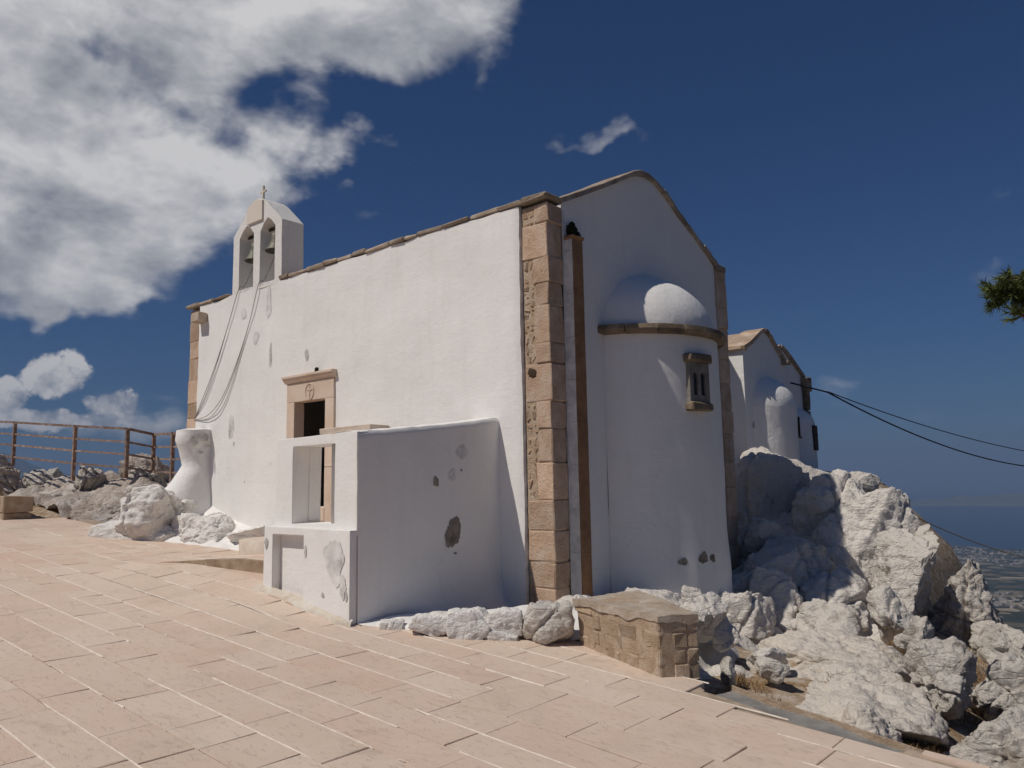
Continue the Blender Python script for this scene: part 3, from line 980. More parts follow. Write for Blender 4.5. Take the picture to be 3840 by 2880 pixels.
# apse window: lintel, sill, carved panel with two arched lights
wa = R(-12.6); wx = Matrix.Translation((AX + AR * math.cos(wa), AY + AR * math.sin(wa), 0)) @ Matrix.Rotation(wa, 4, 'Z')
win = cbox('apse_window', (-.06, -.20, 2.68), (.016, .20, 3.27), PALEPATCH, chapel, c=.004, xf=wx)
win.data.materials.clear(); win.data.materials.append(GLASS)
cbox('lintel', (-.10, -.25, 3.255), (.10, .25, 3.385), APSECORN, win, c=.025, jit=.012, xf=wx)
cbox('sill', (-.10, -.235, 2.575), (.095, .235, 2.695), APSECORN, win, c=.025, jit=.012, xf=wx)
GREYST = M_stone('grey window stone', ((.16, .145, .125), (.25, .23, .20), (.32, .30, .27)), 2, .6, darkamt=.4, rand=.1)
for y0, y1 in ((-.205, -.125), (-.03, .03), (.125, .205)):
    cbox('mullion', (-.05, y0, 2.697), (.048, y1, 3.255), GREYST, win, c=.006, jit=.003, xf=wx)
cbox('panel_foot', (-.05, -.126, 2.697), (.04, .126, 2.80), GREYST, win, c=.005, xf=wx)
for yc in (-.0775, .0775):
    V = []; F = []; n = 8; hw = .0475
    for q in range(n + 1):
        t = math.pi * q / n; yy = yc - hw * math.cos(t); zz = 3.06 + .06 * math.sin(t)
        for xx in (-.05, .040): V += [Vector((xx, yy, zz)), Vector((xx, yy, 3.254))]
    for q in range(n):
        b0 = q * 4; b1 = (q + 1) * 4
        F += [(b0 + 2, b1 + 2, b1 + 3, b0 + 3), (b0, b1, b1 + 2, b0 + 2), (b0 + 1, b0, b1, b1 + 1)]
    bm = bmesh.new(); add_geo(bm, [wx @ v for v in V], F); bm_obj('arch_head', bm, GREYST, win)

# clay downpipe on the gable: stacked sections, brown in front, limewashed on the side
z = .20; r = random.Random(4)
while z < 4.78:
    h = min(.56 + r.uniform(-.02, .02), 4.80 - z)
    s_ = cbox('pipe_section', (-.02, .372, z + .001), (.135, .585, z + h - .001), CLAY, chapel, c=.003, jit=.001)
    cbox('limewash_face', (-.018, .360, z + .002), (.122, .3705, z + h - .002), PALEPATCH, s_, c=.002, jit=.001)
    z += h
cbox('pipe_mouth', (-.03, .345, 4.80), (.165, .60, 4.85), CLAY, chapel, c=.02, jit=.01)


def lump(name, c, rad, seed, mat_, parent=None, sub=3, rough=.25, f=2.2, flats=5):
    bm = bmesh.new(); bmesh.ops.create_icosphere(bm, subdivisions=sub, radius=1.0)
    r = random.Random(seed); pl = []
    for _ in range(flats):
        d = Vector((r.gauss(0, 1), r.gauss(0, 1), r.gauss(0, 1))).normalized(); pl.append((d, r.uniform(.55, .88)))
    off = Vector((r.uniform(-50, 50), r.uniform(-50, 50), r.uniform(-50, 50)))
    rad = Vector(rad)
    for v in bm.verts:
        p = v.co.copy()
        for d, o_ in pl:
            t = p.dot(d)
            if t > o_: p -= d * (t - o_) * .92
        p *= 1 + rough * fbm(p + off, f, 5)
        v.co = Vector((p.x * rad.x, p.y * rad.y, p.z * rad.z)) + Vector(c)
    return bm_obj(name, bm, mat_, parent, smooth=True, recalc=False)


lump('moss_clump', (.05, .46, 4.93), (.07, .075, .125), 3, MOSS, chapel, 3, .5, 3)
lump('moss_clump', (.07, .53, 4.87), (.06, .06, .06), 4, MOSS, chapel, 3, .5, 3)

# portal of the doorway: jamb stones, lintel with a carved medallion, moulded cap
for (x0, x1, z0, z1) in ((-5.66, DX0, 2.36, DZ1 - .004), (-5.66, DX0, 1.70, 2.352), (-5.66, DX0, DZ0 - .3, 1.692), (DX1, -4.35, 2.42, DZ1 - .004), (DX1, -4.35, 1.95, 2.412), (DX1, -4.35, DZ0 - .3, 1.942)):
    cbox('jamb_stone', (x0, -.085, z0), (x1, .12, z1), PORTAL, chapel, c=.006)
lintel = cbox('lintel', (-5.66, -.085, DZ1), (-4.35, .12, 3.385), PORTAL, chapel, c=.006)
cbox('threshold', (DX0 - .02, -.10, DZ0 - .22), (DX1 + .02, .45, DZ0), PORTAL, chapel, c=.012)
V = []; F = []
prof = [(.0, 3.388), (-.09, 3.388), (-.105, 3.41), (-.135, 3.435), (-.145, 3.465), (-.165, 3.472), (-.165, 3.505), (.0, 3.512)]
xs_ = [-5.71, -5.3, -4.9, -4.6, -4.30]
for x in xs_:
    for y, z in prof: V.append(Vector((x, y, z + .006 * noise.noise(Vector((x * 5, y * 30, z * 9))))))
for i in range(len(xs_) - 1):
    for k in range(8): F.append((i * 8 + k, i * 8 + (k + 1) % 8, (i + 1) * 8 + (k + 1) % 8, (i + 1) * 8 + k))
F += [tuple(range(8)), tuple((len(xs_) - 1) * 8 + k for k in range(7, -1, -1))]
bm = bmesh.new(); add_geo(bm, V, F); bm_obj('door_cap', bm, PORTAL, chapel)
# medallion: ring and cross
ring = [Vector((-5.0 + .115 * math.cos(2 * math.pi * k / 28), -.088, 3.205 + .135 * math.sin(2 * math.pi * k / 28))) for k in range(29)]
tube('medallion_ring', ring, .011, PORTAL, lintel, 6)
cbox('medallion_cross', (-5.012, -.098, 3.10), (-4.988, -.08, 3.31), PORTAL, lintel, c=.003)
cbox('medallion_cross', (-5.07, -.0975, 3.225), (-4.93, -.0805, 3.248), PORTAL, lintel, c=.003)
lump('dark_stone', (-4.80, -.10, 3.545), (.035, .035, .05), 5, MOSS, chapel, 2, .3)

# stone water spout near the west corner
cbox('water_spout', (-8.77, -.24, 4.90), (-8.50, -.04, 5.09), M_stone('spout stone', ((.42, .32, .24), (.50, .40, .31), (.56, .46, .37)), 2, .5, rand=0), chapel, c=.012, jit=.006)


# patches of missing whitewash: thin irregular flakes on the walls
def patch(c, u, v, w, h, seed, mat_, parent, lift=.004, rough=.35, surf=None):
    """a thin flake lying on the wall: its ring follows the wall surface"""
    r = random.Random(seed); n = 64; nrm = Vector(u).cross(Vector(v)).normalized()
    lift += (seed % 7) * .0006
    ph = Vector((r.uniform(0, 99), r.uniform(0, 99), 0)); V = []; F = []
    for q in range(1, 4):
        for k in range(n):
            a = 2 * math.pi * k / n; d = Vector((math.cos(a), math.sin(a), 0))
            rr = 1 + .50 * noise.noise(d * .9 + ph) + .16 * noise.noise(d * 3.3 + ph) + .10 * noise.noise(d * 8 + ph) + .05 * noise.noise(d * 19 + ph)
            V.append(Vector(c) + (Vector(u) * d.x * w + Vector(v) * d.y * h) * rr * q / 3)
    V.append(Vector(c))
    if surf: V = [surf(p) for p in V]
    V = [p + nrm * lift for p in V]
    for q in range(2):
        for k in range(n): F.append((q * n + k, (q + 1) * n + k, (q + 1) * n + (k + 1) % n, q * n + (k + 1) % n))
    F += [(3 * n, k, (k + 1) % n) for k in range(n)]
    return mesh_obj('plaster_patch', V, F, mat_, parent)


XV, ZV, YV = Vector((1, 0, 0)), Vector((0, 0, 1)), Vector((0, 1, 0))
for i, (x, z, w, h, m_) in enumerate([(-5.13, 3.84, .06, .09, GREYPATCH), (-6.24, 3.95, .04, .22, GREYPATCH), (-6.72, 4.35, .08, .12, PALEPATCH), (-7.15, 4.86, .09, .11, PALEPATCH), (-6.35, 4.95, .08, .28, PALEPATCH),
                                      (-7.50, 2.78, .09, .22, PALEPATCH), (-7.53, 2.70, .045, .13, GREYPATCH), (-7.38, 2.46, .022, .045, GREYPATCH), (-6.15, 2.05, .015, .015, GREYPATCH), (-7.0, 1.75, .012, .025, GREYPATCH)]):
    patch((x, bm_y, z), XV, ZV, w, h, 100 + i, m_, chapel, lift=.003, surf=lambda p: Vector(south(p.x, p.z)))
for i, (a, z, w, h) in enumerate([(-.50, .55, .07, .05), (-.26, .58, .09, .07), (-.12, .57, .06, .05)]):
    q = Vector(apse_pt(a, z)); tz = Vector((-math.sin(a), math.cos(a), 0))
    patch(q, tz, ZV, w, h, 140 + i, DARKPATCH if i < 3 else GREYPATCH, chapel, lift=.004, surf=lambda p: Vector(apse_pt(math.atan2(p.y - AY, p.x - AX), p.z)))

# hole in the corner stone: a dark lump, its shade put into the colour
lump('hole_shade', (-.30, .012, 3.02), (.085, .03, .10), 8, M_plain('hole shadow stone', (.07, .045, .03), 1), chapel, 3, .25)

# ------------------------------------------------------------------ belfry
belfry = bpy.data.objects.new('belfry', None); C.objects.link(belfry); belfry.location = (-6.765, .2, 5.3); adopt(belfry, chapel)
BX0, BX1 = -7.585, -5.945
OPS = [(-7.362, -6.868, 6.34, 6.545), (-6.652, -6.162, 6.34, 6.55)]
outer = [(BX0, 5.25), (BX0 + .01, 6.41), (-7.06, 6.86), (-6.90, 6.955), (-6.765, 6.985), (-6.63, 6.955), (-6.47, 6.86), (BX1 - .01, 6.41), (BX1, 5.25)]


def inside(x, z):
    if x < BX0 or x > BX1: return False
    return z < interp(x, [p[0] for p in outer[1:-1]], [p[1] for p in outer[1:-1]])


# masonry as a triangulated front, extruded back, with the two pointed openings left free
bm = bmesh.new()
vo = [bm.verts.new((x, -.052, z)) for x, z in outer]
eds = [bm.edges.new((vo[i], vo[(i + 1) % len(vo)])) for i in range(len(vo))]
for x0, x1, sp, pk in OPS:
    o_ = [(x0, 5.33), (x0, sp), (lerp(x0, x1, .25), lerp(sp, pk, .62)), ((x0 + x1) / 2, pk), (lerp(x0, x1, .75), lerp(sp, pk, .62)), (x1, sp), (x1, 5.33)]
    w = [bm.verts.new((x, -.052, z)) for x, z in o_]
    eds += [bm.edges.new((w[i], w[(i + 1) % len(w)])) for i in range(len(w))]
bmesh.ops.triangle_fill(bm, use_beauty=True, use_dissolve=False, edges=eds)
fs = list(bm.faces)
ex = bmesh.ops.extrude_face_region(bm, geom=fs)
for v in [g for g in ex['geom'] if isinstance(g, bmesh.types.BMVert)]: v.co.y += .455
bmesh.ops.subdivide_edges(bm, edges=[e for e in bm.edges if e.calc_length() > .25], cuts=2)
for v in bm.verts:
    v.co += Vector((.010 * noise.noise(v.co * 7), .006 * noise.noise(v.co * 6 + Vector((3, 3, 3))), .008 * noise.noise(v.co * 7 + Vector((9, 1, 1)))))
bm_obj('bell_wall', bm, STUCCO, belfry)
bm = bmesh.new()
vo = [bm.verts.new((x, -.085, z)) for x, z in ((-7.065, 6.535), (-6.56, 6.535), (-6.56, 6.905), (-6.72, 6.955), (-6.86, 6.945), (-7.065, 6.845))]
bm.faces.new(vo); ex = bmesh.ops.extrude_face_region(bm, geom=list(bm.faces))
for v in [g for g in ex['geom'] if isinstance(g, bmesh.types.BMVert)]: v.co.y += .04
bm_obj('cream_panel', bm, SMOOTHP, belfry)
CROSSM = M_plain('cream painted cross', (.66, .60, .48), .8, var=.15)
cr = cbox('roof_cross', (-6.795, .05, 6.96), (-6.755, .09, 7.27), CROSSM, belfry, c=.005)
cbox('cross_arm', (-6.865, .052, 7.135), (-6.685, .088, 7.175), CROSSM, cr, c=.005)
for k, (x0, x1, sp, pk) in enumerate(OPS):
    cbox('bell_beam', (x0 - .02, .10, sp + .02), (x1 + .02, .15, sp + .07), DARKWOOD, belfry, c=.006)
BSPOT = []
for k, (xb, yb, zm, rm, lab) in enumerate(((-7.115, .125, 5.885, .185, 'bronze bell hanging in the left opening of the belfry'), (-6.40, .125, 5.93, .20, 'bronze bell hanging in the right opening of the belfry'))):
    e = empty('bell', (xb, yb, zm), lab, 'bell', 'bells in the belfry')
    pr = [(rm * .93, .004), (rm, 0), (rm * .985, .018), (rm * .80, .07), (rm * .62, .14), (rm * .54, .22), (rm * .50, .30), (rm * .40, .345), (rm * .16, .36), (.012, .362)]
    pr_in = [(rm * .93, .004), (rm * .74, .07), (rm * .55, .14), (rm * .46, .25), (rm * .30, .32), (.01, .33)]
    V, F = lathe_geo(pr[::-1] + pr_in, 24)
    o = mesh_obj('bell_shell', [v + Vector((xb, yb, zm)) for v in V], F, BRONZE, e, True)
    tube('yoke', [(xb, yb, zm + .36), (xb, yb, OPS[k][2] + .03)], .022, DARKWOOD, e)
    tube('clapper', [(xb, yb, zm + .3), (xb + .01, yb, zm + .02), (xb + .01, yb, zm - .03)], [.008, .012, .028], BRONZE, e)
    BSPOT.append((xb, yb, zm))
# bell ropes, two strands each, tied to the west corner
tie = Vector((-8.86, -.06, 3.02))
for k, (top, mids, lab) in enumerate((((-7.31, -.075, 5.36), [(-7.62, -.085, 4.75), (-8.02, -.09, 4.05), (-8.45, -.09, 3.45)], 'grey bell rope slanting from the left opening to the west corner'),
                                      ((-6.63, -.075, 5.34), [(-6.90, -.085, 4.65), (-7.30, -.09, 3.95), (-7.75, -.10, 3.35), (-8.25, -.10, 3.05)], 'grey bell rope sagging from the right opening to the west corner'))):
    e = empty('bell_rope', top, lab, 'rope', 'bell ropes on the chapel wall')
    xb, yb, zm = BSPOT[k]
    for s_ in (0, 1):
        pts = [Vector((xb + .01, yb, zm - .02)), Vector((top[0] + .03, .02, 5.42)), Vector(top)] + [Vector(m) + Vector((.022 * s_ * i, 0, -.018 * s_ * i)) for i, m in enumerate(mids)] + [tie + Vector((0, 0, -.03 * k - .01 * s_))]
        cv = []
        for i in range(len(pts) - 1):
            p0 = pts[max(i - 1, 0)]; p1 = pts[i]; p2 = pts[i + 1]; p3 = pts[min(i + 2, len(pts) - 1)]
            for q in range(6):
                t = q / 6
                cv.append(.5 * ((2 * p1) + (-p0 + p2) * t + (2 * p0 - 5 * p1 + 4 * p2 - p3) * t * t + (-p0 + 3 * p1 - 3 * p2 + p3) * t ** 3))
        cv.append(pts[-1])
        tube('rope_strand', cv, .0065, ROPE, e, 6)

# brass candle hoop hanging inside the doorway
e = empty('candelabrum', (-4.88, .62, 2.30), 'brass hanging candelabrum in the dark doorway', 'candelabrum')
tube('chain', [(-4.88, .72, 3.0), (-4.88, .72, 2.45)], .006, BRASS, e, 6)
tube('arm_ring', [Vector((-4.88 + .17 * math.cos(2 * math.pi * k / 20), .72 + .17 * math.sin(2 * math.pi * k / 20), 2.36)) for k in range(21)], .012, BRASS, e, 6)
for k in range(10):
    a = 2 * math.pi * k / 10; rr = .17 if k % 2 else .10
    V, F = lathe_geo([(.004, 0), (.03, .01), (.034, .035), (.02, .05), (.012, .10), (.004, .105)], 8)
    mesh_obj('candle_cup', [v + Vector((-4.88 + rr * math.cos(a), .72 + rr * math.sin(a), 2.36 - .06 * (k % 2 == 0))) for v in V], F, BRASS, e, True)
V, F = lathe_geo([(.003, -.14), (.03, -.10), (.05, -.04), (.03, .02), (.018, .10), (.004, .12)], 12)
mesh_obj('stem', [v + Vector((-4.88, .72, 2.34)) for v in V], F, BRASS, e, True)

# ------------------------------------------------------------------ porch wall in front of the door
porch = empty('porch_wall', (-1.6, -1.4, .2), 'thick whitewashed porch wall with square opening and plinth before the chapel door', 'wall')


def solid(name, outline, y0, y1, mat_, parent, cuts=3, amp=.010, holes=(), taper=None):
    """outline in x,z extruded along y, subdivided and given a hand-plastered unevenness"""
    bm = bmesh.new(); eds = []
    for loop in [outline] + list(holes):
        w = [bm.verts.new((x, y0, z)) for x, z in loop]
        eds += [bm.edges.new((w[i], w[(i + 1) % len(w)])) for i in range(len(w))]
    bmesh.ops.triangle_fill(bm, use_beauty=True, use_dissolve=False, edges=eds)
    ex = bmesh.ops.extrude_face_region(bm, geom=list(bm.faces))
    for v in [g for g in ex['geom'] if isinstance(g, bmesh.types.BMVert)]: v.co.y = y1
    for _ in range(cuts):
        bmesh.ops.subdivide_edges(bm, edges=[e for e in bm.edges if e.calc_length() > .22], cuts=1)
    bmesh.ops.triangulate(bm, faces=[f for f in bm.faces if len(f.verts) > 4])
    for v in bm.verts:
        p = v.co.copy()
        if taper: v.co = taper(p)
        v.co += Vector((amp * fbm(p, 1.1, 3), amp * fbm(p + Vector((7, 7, 7)), 1.1, 3), amp * .7 * fbm(p + Vector((3, 9, 2)), 1.2, 3)))
    return bm_obj(name, bm, mat_, parent)


# plinth with the shallow recess, then the body behind it
solid('plinth', [(-2.52, -.1), (-2.325, -.1), (-2.325, 1.078), (-1.70, 1.078), (-1.70, -.1), (-.86, -.1), (-.86, 1.15), (-2.50, 1.17)], -2.445, -2.335, PLASTER, porch, 3, .003)
solid('plinth_body', [(-2.52, -.1), (-.86, -.1), (-.86, 1.15), (-2.50, 1.17)], -2.335, -1.85, PLASTER, porch, 3, .003)
# upper wall with the opening
solid('opening_wall', [(-2.44, 1.16), (-.86, 1.145), (-.86, 2.215), (-1.05, 2.225), (-2.40, 2.205)], -2.352, -1.95, PLASTER, porch, 3, .010,
      holes=[[(-2.075, 1.20), (-1.262, 1.215), (-1.252, 2.105), (-2.065, 2.105)]])
cbox('rebate', (-2.105, -2.13, 1.22), (-2.062, -1.96, 2.10), PLASTER, porch, c=.008)


def side_pt(y, t):
    top = lerp(2.475, 2.215, sm(-y / 2.35) * .3 + .7 * (-y / 2.35)) + .025 * fbm((y, 0, 4), 2.2, 3)
    z = lerp(-.15, top, t)
    x = -.845 + .05 * sm((.9 - z) / 1.1) * sm((y + 2.3) / .9) + .14 * sm((.45 - z) / .5) * sm((y + 1.9) / .6) + .014 * fbm((y, z, 1), .9, 4) * sm((y + 2.36) / .4)
    if t > .985: x -= .03
    return (x, y, z)


sheet('side_face', steps(-2.352, .0, .09), steps(0, 1, .03, (.985,)), side_pt, PLASTER, porch)


def side_top(y, t):
    p = side_pt(y, 1.0); return (lerp(p[0], -1.32, t), p[1], p[2] + .018 * math.sin(t * 3.14) + .008 * fbm((y, t, 2), 4, 3))


sheet('side_top', steps(-2.352, 0, .09), steps(0, 1, .12), side_top, PLASTER2, porch)
sheet('side_back', steps(-2.352, 0, .2), steps(0, 1, .2), lambda y, t: (-1.32, y, lerp(-.1, side_top(y, 1)[2], t)), PLASTER, porch)
cbox('lean_to_ledge', (-2.45, -2.30, 2.19), (-1.30, -1.98, 2.215), PLASTER, porch, c=.01)
def side_surf(p):
    top = side_pt(p.y, 1.0)[2]; return Vector(side_pt(p.y, (p.z + .15) / (top + .15)))


for i, (y, z, w, h, m_) in enumerate([(-.92, 1.05, .125, .16, DARKPATCH), (-.86, 1.17, .05, .07, DARKPATCH), (-1.20, 1.67, .042, .07, DARKPATCH), (-.76, 1.80, .015, .014, DARKPATCH), (-.74, 2.02, .09, .08, PALEPATCH),
                                      (-.88, .80, .03, .012, DARKPATCH), (-.92, 1.73, .06, .08, PALEPATCH)]):
    px = side_pt(y, (z + .15) / 2.5)[0]
    patch((px, y, z), YV, ZV, w, h, 200 + i, m_, porch, lift=.004, surf=side_surf)
for i, (x, z, w, h, m_) in enumerate([(-2.45, .97, .035, .07, GREYPATCH), (-1.66, .90, .02, .07, GREYPATCH), (-1.12, .80, .17, .24, PALEPATCH), (-1.03, .79, .04, .06, GREYPATCH), (-.97, .55, .06, .11, PALEPATCH),
                                      (-1.33, .45, .025, .025, GREYPATCH), (-.91, .46, .016, .05, GREYPATCH)]):
    patch((x, -2.447, z), XV, ZV, w, h, 230 + i, m_, porch, lift=.004)
tube('hook', [(-.90, -2.27, 1.8), (-.90, -2.29, 1.80)], .004, RUST, porch, 6)
# mortar fillet along the foot of the plinth
V = []; F = []
n = 40
for i in range(n + 1):
    x = lerp(-2.6, -.82, i / n); w = (.06 + .05 * sm(noise.noise(Vector((x * 2.1, 0, 0))) + .5)) * (.1 + .9 * sm((-.84 - x) / .15))
    z0 = G(x, -2.5)
    V += [(x, -2.43, z0 + .055), (x, -2.45 - w * .4, z0 + .03 + .01 * noise.noise(Vector((x * 9, 1, 0)))), (x, -2.45 - w, z0 + .006), (x, -2.46 - w, z0 - .03)]
for i in range(n):
    for k in range(3): F.append((i * 4 + k, (i + 1) * 4 + k, (i + 1) * 4 + k + 1, i * 4 + k + 1))
mesh_obj('mortar_fillet', V, F, M_stone('cream mortar', ((.55, .46, .36), (.64, .57, .48), (.70, .65, .58)), 3, .6, darkamt=.25, rand=0), porch, True)

# shelf slab on the chapel wall behind the porch
tag(cbox('stone_shelf', (-4.25, -.42, 2.43), (-3.02, -.05, 2.53), SHELFST, None, c=.008, jit=.008), 'flat beige stone shelf jutting from the chapel wall above the porch', 'shelf')
# round doorstep
V, F = lathe_geo([(.01, .16), (.72, .155), (.76, .14), (.76, -.1)], 28)
tag(mesh_obj('doorstep', [Vector((v.x * 1.05 - 5.05, v.y * .95 - .42, v.z + .68)) for v in V], F, SHELFST, None, True), 'low rounded beige stone step below the chapel door', 'step')

# ------------------------------------------------------------------ rocks
def boulder(name, c, rad, seed, mat_, label, group=None, sub=5, flats=9, rough=.22, yaw=YAW, more=4, tilt=0.0, cat='rock', lo=.50, box=0.0, big=1.16):
    bm = bmesh.new(); bmesh.ops.create_icosphere(bm, subdivisions=sub, radius=1.0)
    r = random.Random(seed); pl = []
    for _ in range(flats + more):
        d = Vector((r.gauss(0, 1), r.gauss(0, 1), r.gauss(0, .8))).normalized(); pl.append((d, r.uniform(lo - .06, .80)))
    off = Vector((r.uniform(-50, 50), r.uniform(-50, 50), r.uniform(-50, 50)))
    rad = Vector(rad); mr = min(rad)
    rot = Matrix.Rotation(yaw, 3, 'Z') @ Matrix.Rotation(tilt, 3, 'Y')
    cracks = []
    for _ in range(3 if sub > 5 else 1):
        d = Vector((r.gauss(0, 1), r.gauss(0, 1), r.gauss(0, .7))).normalized(); cracks.append((d, r.uniform(-.45, .45) * mr))
    strat = Vector((r.gauss(0, .25), r.gauss(0, .25), 1)).normalized()
    for v in bm.verts:
        p = v.co.copy()
        if box > 0:
            m_ = max(abs(p.x), abs(p.y), abs(p.z)); p = p.lerp(p / m_ * .86, box)
        for d, o_ in pl:
            t = p.dot(d)
            if t > o_: p -= d * (t - o_) * .96
        q = Vector((p.x * rad.x, p.y * rad.y, p.z * rad.z)) * big
        w = q + off
        nrm = Vector((p.x / rad.x, p.y / rad.y, p.z / rad.z)).normalized()
        f0 = .9 / max(mr, .12)
        dsp = mr * rough * noise.fractal(w * f0, .9, 2.1, 5)
        # bedding ledges and weathered fissures
        s_ = w.dot(strat) + .10 * noise.fractal(w * 1.7, .8, 2.0, 3)
        lay = noise.noise(Vector((s_ * 7.5, 3.1, off.x))) + .5 * noise.noise(Vector((s_ * 17, 8.1, off.y)))
        dsp += min(.05, mr * .11) * lay
        rg = noise.ridged_multi_fractal(Vector((w.x * 1.1, w.y * 1.1, w.z * .8)) * (1.6 + .35 / mr), 1.0, 2.0, 3, 1.0, 2.0)
        dsp -= min(.09, mr * .26) * max(0, rg - 1.25)
        dsp += min(.03, mr * .09) * noise.fractal(w * 8.0, .55, 2.3, 5)
        for d, o_ in cracks:
            t = abs(q.dot(d) - o_ + .05 * noise.noise(w * 2.5)); cw = .022 + .05 * mr
            if t < cw: dsp -= min(.10, mr * .22) * (1 - t / cw) ** 2
        q = q + nrm * dsp
        v.co = rot @ q + Vector(c)
    o = bm_obj(name, bm, mat_, None, smooth=True, recalc=False)
    return tag(o, label, cat, group)


CL = 'whitewashed cliff rocks under the second chapel'
SL = 'bare limestone rocks on the right slope'
# cliff between the two chapels
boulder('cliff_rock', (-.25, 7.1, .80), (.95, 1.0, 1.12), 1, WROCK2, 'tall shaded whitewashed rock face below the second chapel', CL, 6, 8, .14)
boulder('cliff_rock', (1.0, 6.6, .50), (.64, .9, 1.08), 2, WROCK, 'broad whitewashed rock whose left half is in shadow', CL, 6, 8, .13, tilt=R(8))
boulder('cliff_rock', (1.75, 6.2, .22), (.72, .8, 1.15), 3, WROCK, 'sunlit whitewashed rock bulging at the middle of the cliff', CL, 6, 8, .14, tilt=R(10))
boulder('cliff_rock', (1.28, 6.9, 1.50), (.52, .4, .24), 4, WROCK2, 'rounded rock knob on top of the cliff', CL, 5, 8, .16)
boulder('cliff_rock', (2.42, 5.3, -.02), (.36, .6, 1.20), 5, WROCK2, 'upright rock slab with shaded grooves at the cliff edge', CL, 6, 9, .2, tilt=R(12), box=.5)
boulder('cliff_rock', (2.52, 5.9, .10), (.28, .5, .85), 6, WROCK2, 'narrow grooved rock fin behind the upright slab', CL, 5, 9, .24, tilt=R(14))
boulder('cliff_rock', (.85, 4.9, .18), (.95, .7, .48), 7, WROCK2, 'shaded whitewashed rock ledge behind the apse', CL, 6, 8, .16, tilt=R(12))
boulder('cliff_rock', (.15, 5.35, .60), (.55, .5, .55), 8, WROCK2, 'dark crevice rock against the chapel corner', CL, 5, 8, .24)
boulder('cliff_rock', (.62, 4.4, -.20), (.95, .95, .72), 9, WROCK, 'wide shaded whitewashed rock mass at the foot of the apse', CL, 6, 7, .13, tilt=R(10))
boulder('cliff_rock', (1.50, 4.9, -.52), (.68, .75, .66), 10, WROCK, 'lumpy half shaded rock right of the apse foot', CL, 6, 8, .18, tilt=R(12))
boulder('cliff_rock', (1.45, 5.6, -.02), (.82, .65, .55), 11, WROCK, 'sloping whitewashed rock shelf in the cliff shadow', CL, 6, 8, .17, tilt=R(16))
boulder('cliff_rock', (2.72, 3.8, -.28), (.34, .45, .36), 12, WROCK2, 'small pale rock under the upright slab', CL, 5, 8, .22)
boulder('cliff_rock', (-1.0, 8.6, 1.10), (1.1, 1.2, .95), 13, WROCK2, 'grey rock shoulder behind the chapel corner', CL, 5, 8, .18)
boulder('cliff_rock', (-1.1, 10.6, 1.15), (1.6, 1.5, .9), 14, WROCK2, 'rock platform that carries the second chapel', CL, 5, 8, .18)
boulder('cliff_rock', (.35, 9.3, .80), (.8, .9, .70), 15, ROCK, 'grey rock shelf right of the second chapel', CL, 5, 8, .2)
boulder('cliff_rock', (1.30, 4.3, -.78), (.62, .6, .5), 16, WROCK, 'low white rock bank below the shaded mass', CL, 5, 8, .16)
boulder('cliff_rock', (1.95, 3.6, -.50), (.45, .6, .40), 17, WROCK2, 'knobbed rock between the shaded mass and the flat slab', CL, 5, 8, .2)
def outcrop(x, y):
    base = interp(y, [-.6, 0, 1, 2.5, 4, 5.5, 6.5, 7.5, 9, 10.5], [-.05, .08, .04, -.16, -.12, .40, .85, 1.15, 1.45, 1.75])
    e = x - interp(y, [-.6, 1, 4, 8, 10.5], [1.15, 1.0, .75, .3, -.6])
    z = base - ((.36 + .34 * sm((y - .8) / 1.0) * sm((4.8 - y) / 1.0)) * e if e > 0 else .12 * e) - .10 * max(0, e - 1.0) ** 2
    w = Vector((x, y, z))
    q = noise.voronoi(w * 1.5)[0]; blk = min(.5, q[1] - q[0])
    z += .34 * (blk - .22) + .10 * fbm(w, 1.3, 5)
    w = Vector((x, y, z)); rg = noise.ridged_multi_fractal(w * 2.1, 1.0, 2.0, 4, 1.0, 2.0)
    z -= .07 * max(0, rg - 1.1)
    st = noise.noise(Vector((x * .6, y * .6, z * 9)))
    z += .03 * st + .02 * noise.fractal(w * 9, .6, 2.2, 4)
    return (x + .05 * noise.noise(w * 3), y + .05 * noise.noise(w * 3 + Vector((5, 5, 5))), z)


def off_wall(u, v): return u < .0 or (u < 1.0 and 1.1 < v < 3.95 and (u + .5) ** 2 + (v - 2.52) ** 2 < 1.30 ** 2)


tag(sheet('rock_outcrop', steps(-.35, 2.75, .045), steps(-.55, 10.4, .045), outcrop, WROCK, None, skip=lambda u, v: (off_wall(u, v) and v < 5.0) or u > interp(v, [3.5, 6, 8, 10.4], [2.8, 2.25, 1.7, 1.0])), 'continuous craggy whitewashed outcrop between the apse and the cliff', 'rock', CL)
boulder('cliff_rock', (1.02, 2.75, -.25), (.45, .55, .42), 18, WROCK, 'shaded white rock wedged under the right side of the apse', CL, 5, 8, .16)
# slope below
boulder('bedrock_slab', (3.02, .55, -.64), (.78, 1.30, .40), 21, FLATROCK, 'large flat lime-splashed bedrock slab beside the gutter', SL, 6, 7, .09, tilt=R(6))
boulder('bedrock_slab', (2.65, 1.9, -.40), (.75, .9, .35), 22, FLATROCK, 'smooth pale bedrock rising from the flat slab to the cliff', SL, 6, 7, .09, tilt=R(4))
boulder('bedrock_slab', (3.75, -.72, -.66), (.42, .55, .36), 23, FLATROCK, 'overhanging grey end of the bedrock slab at the gutter', SL, 6, 8, .2, tilt=R(6))
boulder('slope_rock', (3.98, .95, -.34), (.36, .45, .32), 24, ROCK, 'knobbly pale boulder in the brown grass right of the slab', SL, 6, 8, .28)
boulder('slope_rock', (3.58, 1.75, -.15), (.17, .25, .30), 25, ROCK, 'small pointed rock above the knobbly boulder', SL, 5, 8, .3)
boulder('slope_rock', (4.66, .25, -.74), (.52, .5, .34), 27, ROCK, 'rugged grey boulder in the lower right corner', SL, 6, 8, .3)
